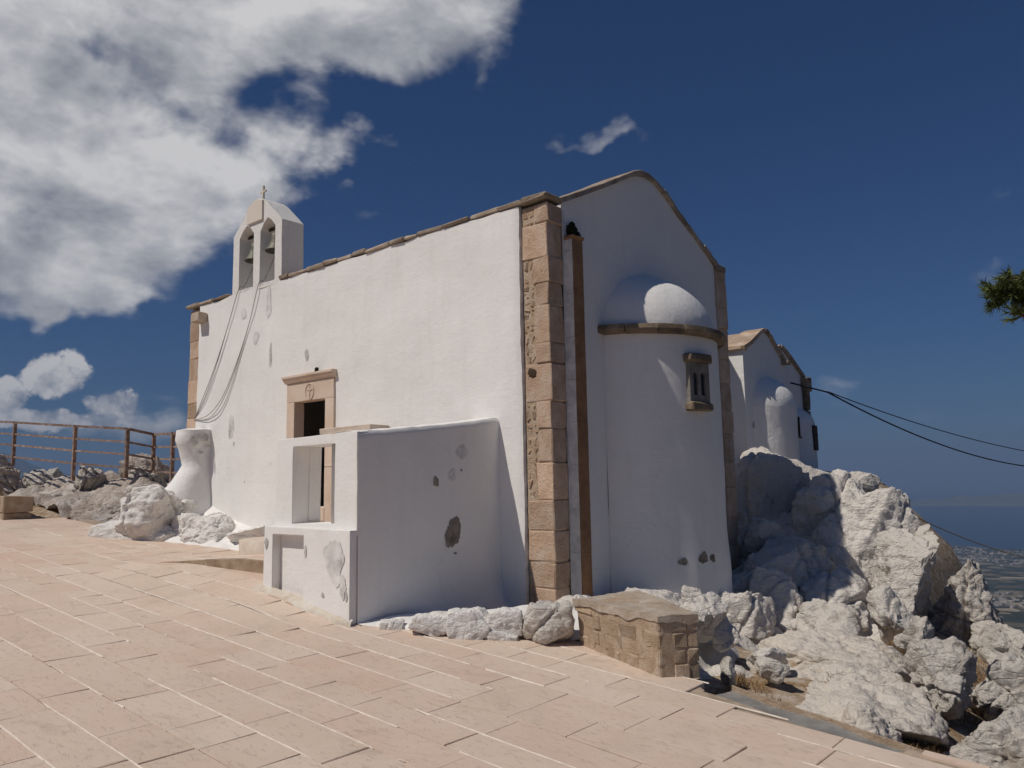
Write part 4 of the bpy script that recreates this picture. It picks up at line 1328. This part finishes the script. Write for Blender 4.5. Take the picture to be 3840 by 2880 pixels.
boulder('slope_rock', (4.38, 2.2, -.66), (.50, .55, .32), 28, ROCK, 'long low rock running down the slope on the right', SL, 6, 8, .26, tilt=R(22))
boulder('slope_rock', (3.10, 6.1, -.40), (.44, .6, .80), 29, ROCK, 'tall cracked rock standing at the drop behind the slabs', SL, 6, 9, .3, tilt=R(12))
boulder('slope_rock', (3.55, 5.6, -.80), (.48, .6, .52), 30, ROCK, 'stepped rock right of the tall cracked rock', SL, 6, 9, .3, tilt=R(18))
boulder('slope_rock', (3.98, 4.9, -1.08), (.42, .6, .38), 31, ROCK, 'rounded rock farther down the ridge', SL, 5, 9, .3, tilt=R(20))
boulder('slope_rock', (4.25, 3.8, -.95), (.50, .55, .38), 32, ROCK, 'broken rock at the right end of the ridge', SL, 5, 9, .3, tilt=R(20))
boulder('slope_rock', (3.78, -.18, -.68), (.13, .14, .16), 33, PINKROCK, 'pinkish stone left of a pair in the dry grass', SL, 4, 8, .22)
boulder('slope_rock', (3.98, -.05, -.66), (.12, .13, .15), 34, PINKROCK, 'pinkish stone right of a pair in the dry grass', SL, 4, 8, .22)
boulder('slope_rock', (4.45, -.75, -.62), (.10, .1, .07), 35, ROCK, 'small flat stone at the lower edge of the dry grass', SL, 4, 8, .22)
boulder('slope_rock', (4.62, 3.05, -.85), (.22, .22, .12), 36, PINKROCK, 'flat reddish stone far right on the slope', SL, 4, 8, .22)
boulder('slope_rock', (3.25, 2.85, -.42), (.20, .25, .16), 37, ROCK, 'little grey rock at the foot of the upright slab', SL, 4, 8, .25)
# stones around the bench
BS = 'whitewashed stones around the stone bench'
boulder('loose_boulder', (1.93, .0, .17), (.30, .32, .24), 41, WROCK, 'smooth round whitewashed boulder behind the bench', BS, 5, 7, .12)
boulder('loose_boulder', (1.08, -.02, .30), (.16, .12, .10), 42, WROCK2, 'flat broken stone lying on the back of the bench', BS, 4, 8, .2)
boulder('loose_boulder', (1.28, -.10, .26), (.14, .14, .13), 43, WROCK, 'pointed white stone on the back edge of the bench', BS, 4, 8, .25)
boulder('loose_boulder', (1.50, .55, .30), (.15, .15, .12), 44, WROCK2, 'small white stone below the apse wall', BS, 4, 8, .25)
boulder('loose_boulder', (1.52, .15, .20), (.13, .13, .10), 45, WROCK, 'low white stone between bench and round boulder', BS, 4, 8, .25)
boulder('loose_boulder', (2.10, .25, -.03), (.17, .2, .20), 46, WROCK, 'shaded boulder under the round one', BS, 5, 8, .2)
boulder('loose_boulder', (2.50, -.58, -.19), (.10, .11, .11), 47, ROCK, 'angular grey stone in dry grass right of the bench', BS, 4, 9, .2)
boulder('loose_boulder', (2.50, .40, -.24), (.24, .25, .16), 48, WROCK, 'knobby white rock in the shadow behind the bench end', BS, 5, 8, .3)
boulder('loose_boulder', (2.72, -.12, -.22), (.16, .16, .11), 49, WROCK2, 'small lumpy rock at the edge of the bedrock', BS, 4, 8, .3)
boulder('loose_boulder', (.70, .45, .06), (.75, .55, .24), 50, WROCK, 'low white rubble bank between the bench and the gable', BS, 5, 7, .2)
boulder('loose_boulder', (1.20, 1.15, -.08), (.52, .5, .30), 51, WROCK2, 'blotchy white rock bank along the apse foot', BS, 6, 7, .18)
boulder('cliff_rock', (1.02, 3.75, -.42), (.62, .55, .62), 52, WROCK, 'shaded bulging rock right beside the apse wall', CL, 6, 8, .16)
# kerb of whitewashed stones beside the porch wall
KS = 'whitewashed edging stones of the ledge'
for i, (c, rad, lab, mt) in enumerate([((-.46, -2.20, .17), (.12, .10, .055), 'small flat whitewashed stone at the start of the edging', WROCKW),
                                       ((-.04, -1.99, .19), (.25, .18, .11), 'low long whitewashed edging stone, second from the porch wall', WROCKW),
                                       ((.28, -1.79, .20), (.22, .20, .14), 'cracked whitewashed edging stone in the middle of the row', WROCKW),
                                       ((.53, -1.53, .22), (.17, .19, .125), 'whitewashed edging stone with a dark gap on its right', WROCKW),
                                       ((.58, -1.63, .10), (.15, .12, .085), 'lower whitewashed stone tucked under its neighbour', WROCKW),
                                       ((.95, -1.38, .21), (.25, .22, .20), 'big peeling whitewashed stone against the bench', WROCK2)]):
    boulder('edging_stone', c, rad, 60 + i, mt, lab, KS, 5, 5, .09, box=.8, big=1.22, lo=.8, more=0)
# white ledge behind the edging
def ledge(s, t):
    st = [Vector((-.72, -2.36, 0)), Vector((-.05, -1.98, 0)), Vector((.50, -1.60, 0)), Vector((1.10, -1.15, 0)), Vector((1.25, -.3, 0))]
    k = min(3, int(s * 4)); b = st[k].lerp(st[k + 1], s * 4 - k)
    a = Vector((lerp(-.85, .0, sm(s * 1.2)), lerp(-2.36, .06, s), 0)) if s < .95 else Vector((.0, .06, 0))
    p = a.lerp(b, t)
    z = G(p.x, p.y) + lerp(.03, .07, sm(s * 1.5)) * (1 - .9 * sm((t - .86) / .14)) * sm(s * 5 + .05) + .03 * fbm((p.x, p.y, 3), 2.2, 4) * sm(s * 4)
    return (p.x, p.y, z)


tag(sheet('white_ledge', steps(0, 1, .03), steps(0, 1, .05), ledge, PLASTER2, None), 'sloping whitewashed ledge between porch wall and edging stones', 'ledge')

# left side: whitewashed outcrop against the chapel and rocks behind the railing
LS = 'whitewashed outcrop at the west end of the chapel'
boulder('white_outcrop', (-8.45, -.88, 1.22), (.80, .62, .58), 71, WROCKW, 'large rounded whitewashed boulder against the chapel wall', LS, 6, 7, .14)
boulder('white_outcrop', (-8.95, -1.15, 1.22), (.25, .3, .30), 72, WROCKW, 'small whitewashed hump at the left end of the outcrop', LS, 5, 6, .14)
boulder('white_outcrop', (-8.35, -1.10, .88), (.95, .50, .26), 73, WROCKW, 'low crusty whitewashed foot of the outcrop', LS, 5, 7, .2)
boulder('white_outcrop', (-7.55, -.55, .90), (.75, .45, .32), 74, WROCKW, 'flat whitewashed rock at the lower edge of the apron', LS, 6, 7, .14, yaw=0)
boulder('white_outcrop', (-6.25, -.35, .86), (.50, .25, .15), 75, WROCKW, 'low white rock ledge beside the doorstep', LS, 5, 7, .12, yaw=0)
def apron(x, t):
    y = lerp(.03, -1.15 + .50 * sm((x + 8.0) / 2.0), t)
    top = lerp(1.55, 1.02, sm((x + 8.7) / 2.0)); z0 = G(x, y) + raised(x, y)
    z = lerp(top, z0 + .0, t ** .7) + .05 * fbm((x, y, 2), 2.4, 5) * sm(t * 4) * sm((1.02 - t) * 6) + .03 * noise.noise(Vector((x * 6, y * 6, 1))) * sm(t * 3)
    return (x, y, z - .03 * sm((t - .9) / .1))


tag(sheet('white_apron', steps(-9.0, -5.95, .06), steps(0, 1, .06), apron, PLASTER2, None), 'sloping whitewashed apron of mortar at the foot of the wall', 'ledge')
RS = 'rocks behind the rusty railing'
def left_crop(x, y):
    base = terr(x, y) + .10 + .45 * sm((y + .9) / 1.6) * sm((-x - 10.2) / 1.0) * sm((x + 17.6) / 1.0)
    w = Vector((x, y, base)); q = noise.voronoi(w * 1.25)[0]
    z = base + .42 * (min(.5, q[1] - q[0]) - .2) + .14 * fbm(w, 1.2, 5)
    z -= .09 * max(0, noise.ridged_multi_fractal(Vector((x, y, z)) * 1.8, 1.0, 2.0, 4, 1.0, 2.0) - 1.1)
    return (x, y, z + .03 * noise.noise(Vector((x, y, z * 8))) + .02 * noise.fractal(w * 8, .6, 2.2, 4))


tag(sheet('rock_outcrop', steps(-17.6, -9.6, .07), steps(-1.15, 2.2, .07), left_crop, PINKROCK, None), 'low craggy pale outcrop along the foot of the railing', 'rock', RS)
boulder('railing_rock', (-14.1, 1.35, 2.0), (.72, .6, .52), 81, PINKROCK, 'big pale rock behind the railing corner', RS, 6, 8, .2)
boulder('railing_rock', (-12.7, .9, 1.75), (.55, .5, .50), 82, ROCK, 'grooved grey rock below the railing corner post', RS, 6, 8, .28)
boulder('railing_rock', (-14.3, .1, 1.75), (.42, .5, .42), 83, ROCK, 'jagged grey rock under the middle railing post', RS, 6, 8, .34)
boulder('railing_rock', (-15.3, .6, 1.78), (.35, .4, .36), 84, ROCK, 'small dark grey rock behind the middle post', RS, 5, 8, .34)
boulder('railing_rock', (-16.6, -.95, 2.0), (.52, .5, .50), 85, PINKROCK, 'bulky rock at the far left under the railing', RS, 6, 7, .2)
boulder('railing_rock', (-17.2, .2, 1.95), (.45, .4, .40), 86, ROCK, 'sloping rock behind the bulky left rock', RS, 5, 8, .3)
boulder('railing_rock', (-13.3, -.35, 1.15), (.75, .6, .34), 87, PINKROCK, 'low crumbly rock at the edge of the paving', RS, 6, 8, .3)
boulder('railing_rock', (-12.0, -.25, 1.15), (.70, .6, .34), 88, PINKROCK, 'broad rough rock left of the white outcrop', RS, 6, 8, .28)
boulder('railing_rock', (-11.2, .35, 1.30), (.6, .6, .45), 89, ROCK, 'shaded rock between outcrop and railing', RS, 5, 8, .3)
boulder('railing_rock', (-14.6, -.7, 1.25), (.6, .5, .30), 90, ROCK, 'low ribbed rock beside the left stone block', RS, 5, 8, .3)
boulder('railing_rock', (-15.2, -.2, 1.45), (.8, .5, .28), 91, ROCK, 'flat dark rock shelf under the railing', RS, 5, 8, .3)
boulder('railing_rock', (-10.6, .9, 1.45), (.9, .8, .5), 92, ROCK, 'rock behind the west pier of the chapel', RS, 5, 8, .3)

# west pier: whitewashed fin leaning on the chapel wall, waisted
def fin(a, t):
    z = lerp(.85, 2.76, t)
    nose = interp(z, [.85, 1.5, 1.8, 2.1, 2.35, 2.55, 2.76], [-1.1, -.88, -.62, -.42, -.50, -.60, -.56])
    half = interp(z, [1.15, 1.8, 2.3, 2.76], [.42, .30, .27, .28])
    cx = -8.50
    # a runs along a U: east side, nose, west side
    if a < .42: p = Vector((cx + half, lerp(.05, nose + half, a / .42), z))
    elif a > .58: p = Vector((cx - half, lerp(nose + half, .05, (a - .58) / .42), z))
    else:
        w = (a - .42) / .16 * math.pi; p = Vector((cx + half * math.cos(w), nose + half - half * math.sin(w), z))
    p += Vector((1, 1, 0)) * .03 * fbm(p, 1.6, 4)
    if t > .97: p.z += .03 * fbm(p, 3, 3)
    return tuple(p)


pier = empty('west_pier', (-8.5, -.2, 1.0), 'waisted whitewashed pier leaning on the west end of the chapel wall', 'pier')
fa = steps(0, 1, .02); ft = steps(0, 1, .05)
sheet('pier_body', fa, ft, fin, PLASTER2, pier)
V = [fin(a, 1.0) for a in fa]; c0 = Vector((-8.5, -.15, 2.80)); n = len(V)
V = V + [tuple(Vector(v).lerp(c0, .4) + Vector((0, 0, .012))) for v in V] + [tuple(c0)]
F = [(i, i + 1, n + i + 1, n + i) for i in range(n - 1)] + [(n + i, n + i + 1, 2 * n) for i in range(n - 1)]
mesh_obj('pier_top', V, F, PLASTER2, pier, True)
for i, (y, z, w, h) in enumerate([(-.22, 2.62, .12, .08), (-.38, 2.55, .06, .10), (-.12, 2.45, .04, .03), (-.25, 2.33, .05, .03)]):
    half = interp(z, [1.15, 1.8, 2.3, 2.76], [.42, .30, .27, .28])
    patch((-8.5 + half + .03, y, z), YV, ZV, w, h, 260 + i, GREYPATCH, pier, lift=.008)

# ------------------------------------------------------------------ stone bench and left block
bench = empty('stone_bench', (1.9, -1.3, -.05), 'brown rubble stone bench at the edge of the paving', 'bench')
BQ0 = [Vector((1.24, -1.24)), Vector((2.39, -1.63)), Vector((2.60, -1.30)), Vector((1.45, -.35))]


def bench_xf(s, t, k):
    a = BQ0[0].lerp(BQ0[1], s); b = BQ0[3].lerp(BQ0[2], s); p = a.lerp(b, t)
    z0 = PL(p.x, p.y) - .03; top = .475 - .02 * s
    q = Vector((p.x, p.y, lerp(z0, top, k)))
    q.x -= .05 * (1 - s) * k; q.y -= .0
    return q


def bench_piece(name, s0, s1, t0, t1, k0, k1, mat_, seed, jit=.012, c=.02):
    V, F = cbox_geo((s0 * 1.22, t0 * .42, k0 * .56), (s1 * 1.22, t1 * .42, k1 * .56), c, jit, random.Random(seed))
    V = [bench_xf(v.x / 1.22, v.y / .42, v.z / .56) for v in V]
    o = bpy.data.objects.new(name, fixed_mesh(name, V, F, mat_)); C.objects.link(o); return adopt(o, bench)


core = bench_piece('mortar_core', .002, .996, .010, .99, 0.0, .96, MORTAR, 1, .0, .03)
r = random.Random(17)
seed = 0
for rowi, (k0, k1) in enumerate(((.0, .24), (.25, .47), (.48, .72), (.73, .93))):
    s = 0.0
    while s < .999:
        l = r.uniform(.07, .24); s1 = min(1, s + l)
        if 1 - s1 < .06: s1 = 1.0
        seed += 1
        ka = k0 + r.uniform(-.05, .01); kb = k1 + r.uniform(-.03, .04)
        bench_piece('face_stone', s + .005, s1 - .005, r.choice([-.003, .007, .016, .022, .022]), .35, max(0, ka), kb, BENCHS, 300 + seed, .008, .012)
        s = s1
    t = .36
    while t < .99:
        t1 = min(1, t + r.uniform(.28, .42))
        if 1 - t1 < .12: t1 = 1.0
        seed += 1
        bench_piece('end_stone', .80, .995 + r.uniform(0, .01), t + .006, t1 - .006, max(0, k0 + .003), k1 - .003, BENCHS, 300 + seed, .007, .011)
        t = t1
V = []; F = []
us_ = steps(-.004, 1.006, .03); ts_ = steps(-.012, 1.012, .05)
for t in ts_:
    for s in us_:
        q = bench_xf(s, t, 1.0); q.z += -.012 + .016 * fbm(q, 3.2, 5); V.append(tuple(q))
w = len(us_); h_ = len(ts_)
for j in range(h_ - 1):
    for i in range(w - 1): F.append((j * w + i, j * w + i + 1, (j + 1) * w + i + 1, (j + 1) * w + i))
rim = [i for i in range(w)] + [(j + 1) * w - 1 for j in range(1, h_)] + [(h_ - 1) * w + i for i in range(w - 2, -1, -1)] + [j * w for j in range(h_ - 2, 0, -1)]
n0 = len(V)
for i in rim: V.append((V[i][0], V[i][1], V[i][2] - .07 - .05 * noise.noise(Vector(V[i]) * 6)))
for k in range(len(rim)): F.append((rim[k], rim[(k + 1) % len(rim)], n0 + (k + 1) % len(rim), n0 + k))
bm = bmesh.new(); add_geo(bm, [Vector(v) for v in V], F); bm_obj('bench_top', bm, M_stone('grey bench top', ((.42, .33, .245), (.52, .43, .34), (.60, .53, .45)), 2.5, 1.0, darkamt=.45, rand=0), bench)

blk = empty('stone_block', (-13.0, -1.9, .95), 'brown squared stone block wall at the left edge of the paving', 'block')
r = random.Random(23)
for (x0, x1, z0, z1) in ((-13.9, -13.25, .90, 1.20), (-13.24, -12.48, .90, 1.22), (-13.9, -13.05, 1.23, 1.56), (-13.04, -12.46, 1.23, 1.57)):
    cbox('block_stone', (x0, -2.2, z0), (x1, -1.65, z1), BENCHS, blk, c=.02, jit=.012)

# ------------------------------------------------------------------ railing
rail = empty('railing', (-14, -.2, 2.0), 'rusty steel railing with four bars above the rocks', 'railing')
PO = [((-19.6, -1.15), 3.66), ((-16.85, -.70), 3.43), ((-14.05, -.30), 3.18), ((-12.40, .20), 3.04), ((-12.85, 1.02), 2.965), ((-11.50, .82), 2.905), ((-9.6, .9), 2.85)]
for i, ((x, y), zt) in enumerate(PO):
    deep = 1.12 if i != 2 else 1.3
    cbox('post', (x - .038, y - .038, zt - deep), (x + .038, y + .038, zt - .005), RUST, rail, c=.004)
for i in range(len(PO) - 1):
    a, b = PO[i], PO[i + 1]
    for k, dz in enumerate((0, -.30, -.58, -.88)):
        A = Vector((*a[0], a[1] + dz)); B = Vector((*b[0], b[1] + dz)); d = (B - A).normalized()
        A += d * .040; B -= d * .040
        s = .027 if k == 0 else .021
        up = Vector((0, 0, 1)); sd_ = d.cross(up).normalized(); up = sd_.cross(d)
        V = [P_ + sd_ * s * u + up * s * w for P_ in (A, B) for u, w in ((-1, -1), (1, -1), (1, 1), (-1, 1))]
        mesh_obj('rail_bar', V, [(0, 1, 2, 3), (7, 6, 5, 4), (0, 4, 5, 1), (1, 5, 6, 2), (2, 6, 7, 3), (3, 7, 4, 0)], RUST, rail)

# ------------------------------------------------------------------ second chapel
ch2 = empty('small_chapel', (-5, 13, 2.2), 'smaller twin-gabled white chapel on the cliff behind the large one', 'chapel')
XG = -2.5
P1 = [(11.10, 4.90), (11.5, 5.06), (11.9, 5.28), (12.2, 5.45), (12.45, 5.53), (12.7, 5.47), (13.0, 5.24), (13.4, 4.98), (13.66, 4.84)]
P2 = [(13.36, 5.00), (13.52, 5.18), (13.75, 5.255), (14.0, 5.2), (14.4, 5.02), (14.9, 4.76), (15.35, 4.53)]


def gab(prof, x, zb):
    V = [(x, y, zb) for y, z in prof] + [(x, y, z) for y, z in prof]; n = len(prof)
    return V, [(i, i + 1, n + i + 1, n + i) for i in range(n - 1)]


for prof, x, nm in ((P1, XG, 'gable_wall'), (P2, XG - .12, 'gable_wall')):
    V, F = gab(prof, x, 1.6); mesh_obj(nm, V, F, PLASTER2, ch2)
    ys2 = [p[0] for p in prof]; zs2 = [p[1] for p in prof]
    sheet('roof', steps(-8.2, x - .02, .4), ys2, lambda X, Y: (X, Y, interp(Y, ys2, zs2) + .06), TILE, ch2, smooth=False)
    for i in range(len(prof) - 1):
        (ya, za), (yb, zb) = prof[i], prof[i + 1]
        t = Vector((0, yb - ya, zb - za)).normalized(); nn = Vector((0, -t.z, t.y))
        a = Vector((0, ya, za)) + t * .004; b = Vector((0, yb, zb)) - t * .004
        V = [Vector((X, 0, 0)) + P_ for X in (x - .5, x + .07) for P_ in (a + nn * .003, b + nn * .003, b + nn * .11, a + nn * .11)]
        bm = bmesh.new(); add_geo(bm, V, [(0, 1, 2, 3), (7, 6, 5, 4), (0, 4, 5, 1), (1, 5, 6, 2), (2, 6, 7, 3), (3, 7, 4, 0)]); bm_obj('coping_stone', bm, TILE, ch2)
mesh_obj('south_wall', [(XG, 11.1, 1.4), (-8.2, 11.1, 1.4), (-8.2, 11.1, 4.9), (XG, 11.1, 4.9)], [(0, 1, 2, 3)], PLASTER2, ch2)
mesh_obj('north_wall', [(XG - .12, 15.35, 1.0), (-8.2, 15.35, 1.0), (-8.2, 15.35, 4.55), (XG - .12, 15.35, 4.55)], [(0, 1, 2, 3)], PLASTER2, ch2)
cbox('west_wall', (-8.3, 11.12, 1.2), (-8.15, 15.33, 4.7), PLASTER2, ch2)
r = random.Random(31); x = -8.2
while x < XG:
    x1 = min(x + r.uniform(.35, .6), XG + .03); cbox('eave_stone', (x, 11.0, 4.90), (x1 - .006, 11.35, 4.985), TILE, ch2, c=.012, jit=.01); x = x1
# unseen wing, shaped so that its shadow crosses the south wall diagonally
cbox('unseen_wing_wall', (-7.5, 9.3, 1.3), (-2.98, 11.095, 4.6), PLASTER2, ch2, c=.02)
V = [(-7.5, 11.09, 4.62), (-2.98, 11.09, 4.95), (-2.98, 10.1, 5.62), (-7.5, 10.1, 5.62), (-2.98, 9.3, 4.62), (-7.5, 9.3, 4.62), (-2.98, 11.09, 4.5), (-2.98, 9.3, 4.5)]
mesh_obj('unseen_wing_roof', V, [(0, 1, 2, 3), (3, 2, 4, 5), (6, 1, 2, 4, 7)], TILE, ch2)
for (cx, cy, rr, zs_, dh_, zb, nm) in ((XG - .66, 12.62, 1.28, 3.50, .98, 1.4, 'apse'), (XG - .62, 14.62, .98, 3.12, .66, 1.2, 'apse')):
    def ap(a, z, cx=cx, cy=cy, rr=rr): return (cx + (rr + .02 * fbm((a, z, cy), 1.2, 3)) * math.cos(a), cy + (rr + .02 * fbm((a, z, cy), 1.2, 3)) * math.sin(a), z)
    def dm(a, t, cx=cx, cy=cy, rr=rr, zs_=zs_, dh_=dh_): return (cx + rr * math.cos(t * 1.5708) * math.cos(a), cy + rr * math.cos(t * 1.5708) * math.sin(a), zs_ + dh_ * math.sin(t * 1.5708))
    sheet('apse_wall', steps(-1.4, 1.4, .07), steps(zb, zs_, .15), ap, PLASTER2, ch2)
    sheet('apse_dome', steps(-1.5, 1.5, .07), steps(0, 1, .06), dm, PLASTER2, ch2)
# windows, pier and fittings of the second chapel
a2 = R(-10); w2 = Matrix.Translation((XG - .66 + 1.295 * math.cos(R(22)), 12.62 + 1.295 * math.sin(R(22)), 0)) @ Matrix.Rotation(R(22), 4, 'Z')
o = cbox('window', (-.03, -.14, 2.78), (.012, .14, 3.22), GLASS, ch2, c=.004, xf=w2)
cbox('frame', (-.02, -.17, 2.74), (.03, -.135, 3.26), DARKWOOD, o, c=.004, xf=w2); cbox('frame', (-.02, .135, 2.74), (.03, .17, 3.26), DARKWOOD, o, c=.004, xf=w2)
cbox('sill', (-.03, -.19, 2.70), (.06, .19, 2.745), APSECORN, o, c=.006, xf=w2)
w3 = Matrix.Translation((XG - .62 + .99 * math.cos(R(5)), 14.62 + .99 * math.sin(R(5)), 0)) @ Matrix.Rotation(R(5), 4, 'Z')
o = cbox('shutter', (-.03, -.17, 2.42), (.03, .17, 3.12), DARKWOOD, ch2, c=.006, xf=w3)
cbox('shutter_bar', (.031, -.15, 2.82), (.045, .15, 2.86), DARKWOOD, o, c=.003, xf=w3)
z = 1.4; r = random.Random(37)
while z < 4.4:
    h = min(r.uniform(.35, .5), 4.45 - z); cbox('corner_stone', (XG - .32, 15.22, z + .005), (XG + .02, 15.46, z + h - .005), APSECORN, ch2, c=.014, jit=.01); z += h
cbox('corner_cap', (XG - .36, 15.16, 4.18), (XG + .06, 15.52, 4.58), APSECORN, ch2, c=.02, jit=.012)
cbox('water_spout', (XG + .0, 13.50, 4.76), (XG + .2, 13.72, 4.87), TILE, ch2, c=.012)
for i, (y, z, w, h) in enumerate([(11.55, 3.0, .12, .09), (12.0, 2.75, .05, .05), (11.7, 2.55, .10, .07)]):
    patch((XG + .01, y, z), YV, ZV, w, h, 290 + i, GREYPATCH, ch2, lift=.006)
tube('cable_bracket', [(XG - .05, 14.2, 4.33), (XG + .8, 14.7, 4.02)], .022, CABLE, ch2)

# ------------------------------------------------------------------ cables and their pole
pole = empty('utility_pole', (3.4, 37.5, -9), 'wooden utility pole down the slope carrying the black cables', 'pole')
tube('shaft', [(3.4, 37.5, -14), (3.4, 37.5, 2.6)], [.15, .11], DARKWOOD, pole, 10)
cbox('crossarm', (2.7, 37.45, 2.1), (4.1, 37.55, 2.22), DARKWOOD, pole, c=.01)


def catenary(a, b, sag, n=40):
    a = Vector(a); b = Vector(b)
    return [a.lerp(b, i / n) - Vector((0, 0, sag * 4 * (i / n) * (1 - i / n))) for i in range(n + 1)]


tag(tube('black_cable', catenary((XG + .8, 14.7, 4.02), (2.9, 37.5, 2.24), 1.05), .022, CABLE), 'lower and thicker black cable running from the second chapel to the right', 'cable', 'cables from the second chapel')
tag(tube('black_cable', catenary((XG + .8, 14.7, 4.04), (3.9, 37.5, 2.24), .62), .015, CABLE), 'upper thinner black cable running from the second chapel to the right', 'cable', 'cables from the second chapel')
tag(tube('tan_rope', catenary((.2, 9.3, 1.75), (3.6, 22.0, -1.1), .55), .013, TANROPE), 'tan rope hanging from the rocks down to the right', 'rope')

# ------------------------------------------------------------------ pine tree at the right edge
NEEDLE = M_plain('pine needles', (.12, .15, .05), .9, var=.5, scale=6, bump=0)
tree = empty('pine_tree', (6.75, 1.9, -1.6), 'dark green pine tree whose branch reaches in at the right edge', 'tree')
tv, tf = tube_geo([(6.75, 1.9, -1.9), (6.72, 1.88, .2), (6.68, 1.93, 2.0), (6.72, 1.96, 3.6), (6.70, 1.95, 5.2), (6.72, 1.96, 6.4)], [.20, .17, .14, .10, .06, .015], 10)
mesh_obj('trunk', tv, tf, BARK, tree, True)
bmL = bmesh.new(); bmB = bmesh.new(); r = random.Random(77)
branches = [(Vector((6.70, 1.94, 3.10)), Vector((4.74, 1.35, 3.42)), 1.0), (Vector((6.70, 1.94, 3.05)), Vector((4.86, 1.75, 3.24)), .9), (Vector((6.70, 1.94, 3.15)), Vector((4.84, 1.1, 3.54)), .9)]
for k in range(30):
    z = lerp(1.6, 6.1, k / 29); a = r.uniform(-1.9, 2.4); ln = lerp(1.7, .35, k / 29) * r.uniform(.8, 1.1)
    if math.cos(a) < -.1: ln *= .7
    branches.append((Vector((6.70, 1.94, z)), Vector((6.70 + ln * math.cos(a), 1.94 + ln * math.sin(a), z + .25 * ln)), .8))
for A, B, dn in branches:
    add_geo(bmB, *tube_geo([A, A.lerp(B, .5) + Vector((0, 0, -.05)), B], [.05, .03, .008], 6))
    ln = (B - A).length; nt_ = int((16 if A.x + B.x > 11.5 else 46) * ln * dn) + 6
    for q in range(nt_):
        t = r.uniform(.38, 1.0) ** .7; base = A.lerp(B, t)
        tw = Vector((r.gauss(0, 1), r.gauss(0, 1), r.gauss(.25, .8))).normalized() * r.uniform(.08, .26) * (1.15 - .45 * t)
        tw += (B - A).normalized() * r.uniform(.02, .16)
        tip = base + tw
        add_geo(bmB, *tube_geo([base, tip], [.007, .003], 4))
        for s in range(r.randint(34, 46) if A.x + B.x > 11.5 else 70):
            u = r.uniform(.25, 1.0); p = base.lerp(tip, u)
            d = (tw.normalized() * .7 + Vector((r.gauss(0, 1), r.gauss(0, 1), r.gauss(.15, 1))) * .65).normalized() * r.uniform(.06, .12)
            sd_ = d.cross(Vector((r.gauss(0, 1), r.gauss(0, 1), r.gauss(0, 1)))).normalized() * .008
            v0, v1, v2 = bmL.verts.new(p - sd_), bmL.verts.new(p + sd_), bmL.verts.new(p + d)
            bmL.faces.new((v0, v1, v2))
bm_obj('branches', bmB, BARK, tree); bm_obj('crown', bmL, NEEDLE, tree, recalc=False)

# ------------------------------------------------------------------ dry grass and thorn tufts
bm = bmesh.new(); r = random.Random(55)


def tuft(x, y, rad, n, h, z=None, flat=1.0):
    for _ in range(n):
        a = r.uniform(0, 6.283); d = rad * math.sqrt(r.random()); px = x + d * math.cos(a); py = y + d * math.sin(a)
        pz = (terr(px, py) if z is None else z) - .01
        l = h * r.uniform(.5, 1.15); lean = Vector((r.gauss(0, .55), r.gauss(0, .55), 1)).normalized()
        s = Vector((-lean.y, lean.x, 0)); s = (s.normalized() if s.length > .01 else Vector((1, 0, 0))) * r.uniform(.002, .0045)
        p0 = Vector((px, py, pz)); p1 = p0 + lean * l * .6; p2 = p1 + (lean + Vector((r.gauss(0, .5), r.gauss(0, .5), -.25 * flat))).normalized() * l * .5
        v = [bm.verts.new(p0 - s), bm.verts.new(p0 + s), bm.verts.new(p1 + s * .7), bm.verts.new(p1 - s * .7), bm.verts.new(p2)]
        bm.faces.new((v[0], v[1], v[2], v[3])); bm.faces.new((v[3], v[2], v[4]))


for (x, y, rad, n, h) in ((2.72, -.95, .14, 260, .12), (2.95, -1.02, .16, 280, .10), (2.60, -.30, .18, 220, .12), (2.92, -.55, .12, 150, .10), (3.15, 3.2, .35, 600, .14), (3.55, 2.6, .30, 500, .13), (3.62, .95, .18, 360, .13),
                          (3.70, .45, .16, 260, .12), (4.05, -.15, .30, 700, .13), (4.30, -.35, .30, 600, .12), (4.5, -.65, .30, 500, .11), (4.2, 1.4, .35, 600, .13), (3.95, 2.3, .4, 700, .14), (4.5, 1.2, .35, 500, .12),
                          (4.7, 2.6, .5, 800, .14), (4.6, 3.6, .5, 700, .14), (3.4, 4.1, .4, 500, .15), (3.9, 3.4, .4, 600, .14), (5.2, 1.0, .5, 600, .14), (5.6, 2.4, .7, 700, .15), (4.9, -1.1, .4, 500, .12),
                          (2.3, 2.0, .15, 150, .12), (-13.0, -.9, .14, 120, .14), (-13.7, -.2, .2, 160, .16), (-11.9, .3, .15, 120, .14), (2.35, -.15, .12, 160, .10)):
    tuft(x, y, rad, n, h)
tag(bm_obj('dry_grass', bm, DRY, recalc=False), 'brown dry grass and thorn tufts between the rocks', 'grass', kind='stuff')

# ------------------------------------------------------------------ haze over sea and plain
HAZE_TOP = max(30.0, max(v.co.z for v in bpy.data.objects['terrain'].data.vertices)) + 40
bm = bmesh.new(); bmesh.ops.create_cube(bm, size=1.0)
for v in bm.verts: v.co = Vector((v.co.x * 240000, v.co.y * 240000, -834 if v.co.z < 0 else HAZE_TOP))
hz = bpy.data.materials.new('haze'); hz.use_nodes = True; nt = hz.node_tree
nt.nodes.remove(nt.nodes['Principled BSDF'])
pv = nt.nodes.new('ShaderNodeVolumePrincipled'); pv.inputs['Density'].default_value = 5.2e-5
pv.inputs['Color'].default_value = (.30, .44, .70, 1); pv.inputs['Anisotropy'].default_value = 0.0
nt.links.new(pv.outputs[0], nt.nodes['Material Output'].inputs['Volume'])
tag(bm_obj('haze', bm, hz), 'thin blue haze over the plain and the sea', 'haze', kind='stuff')
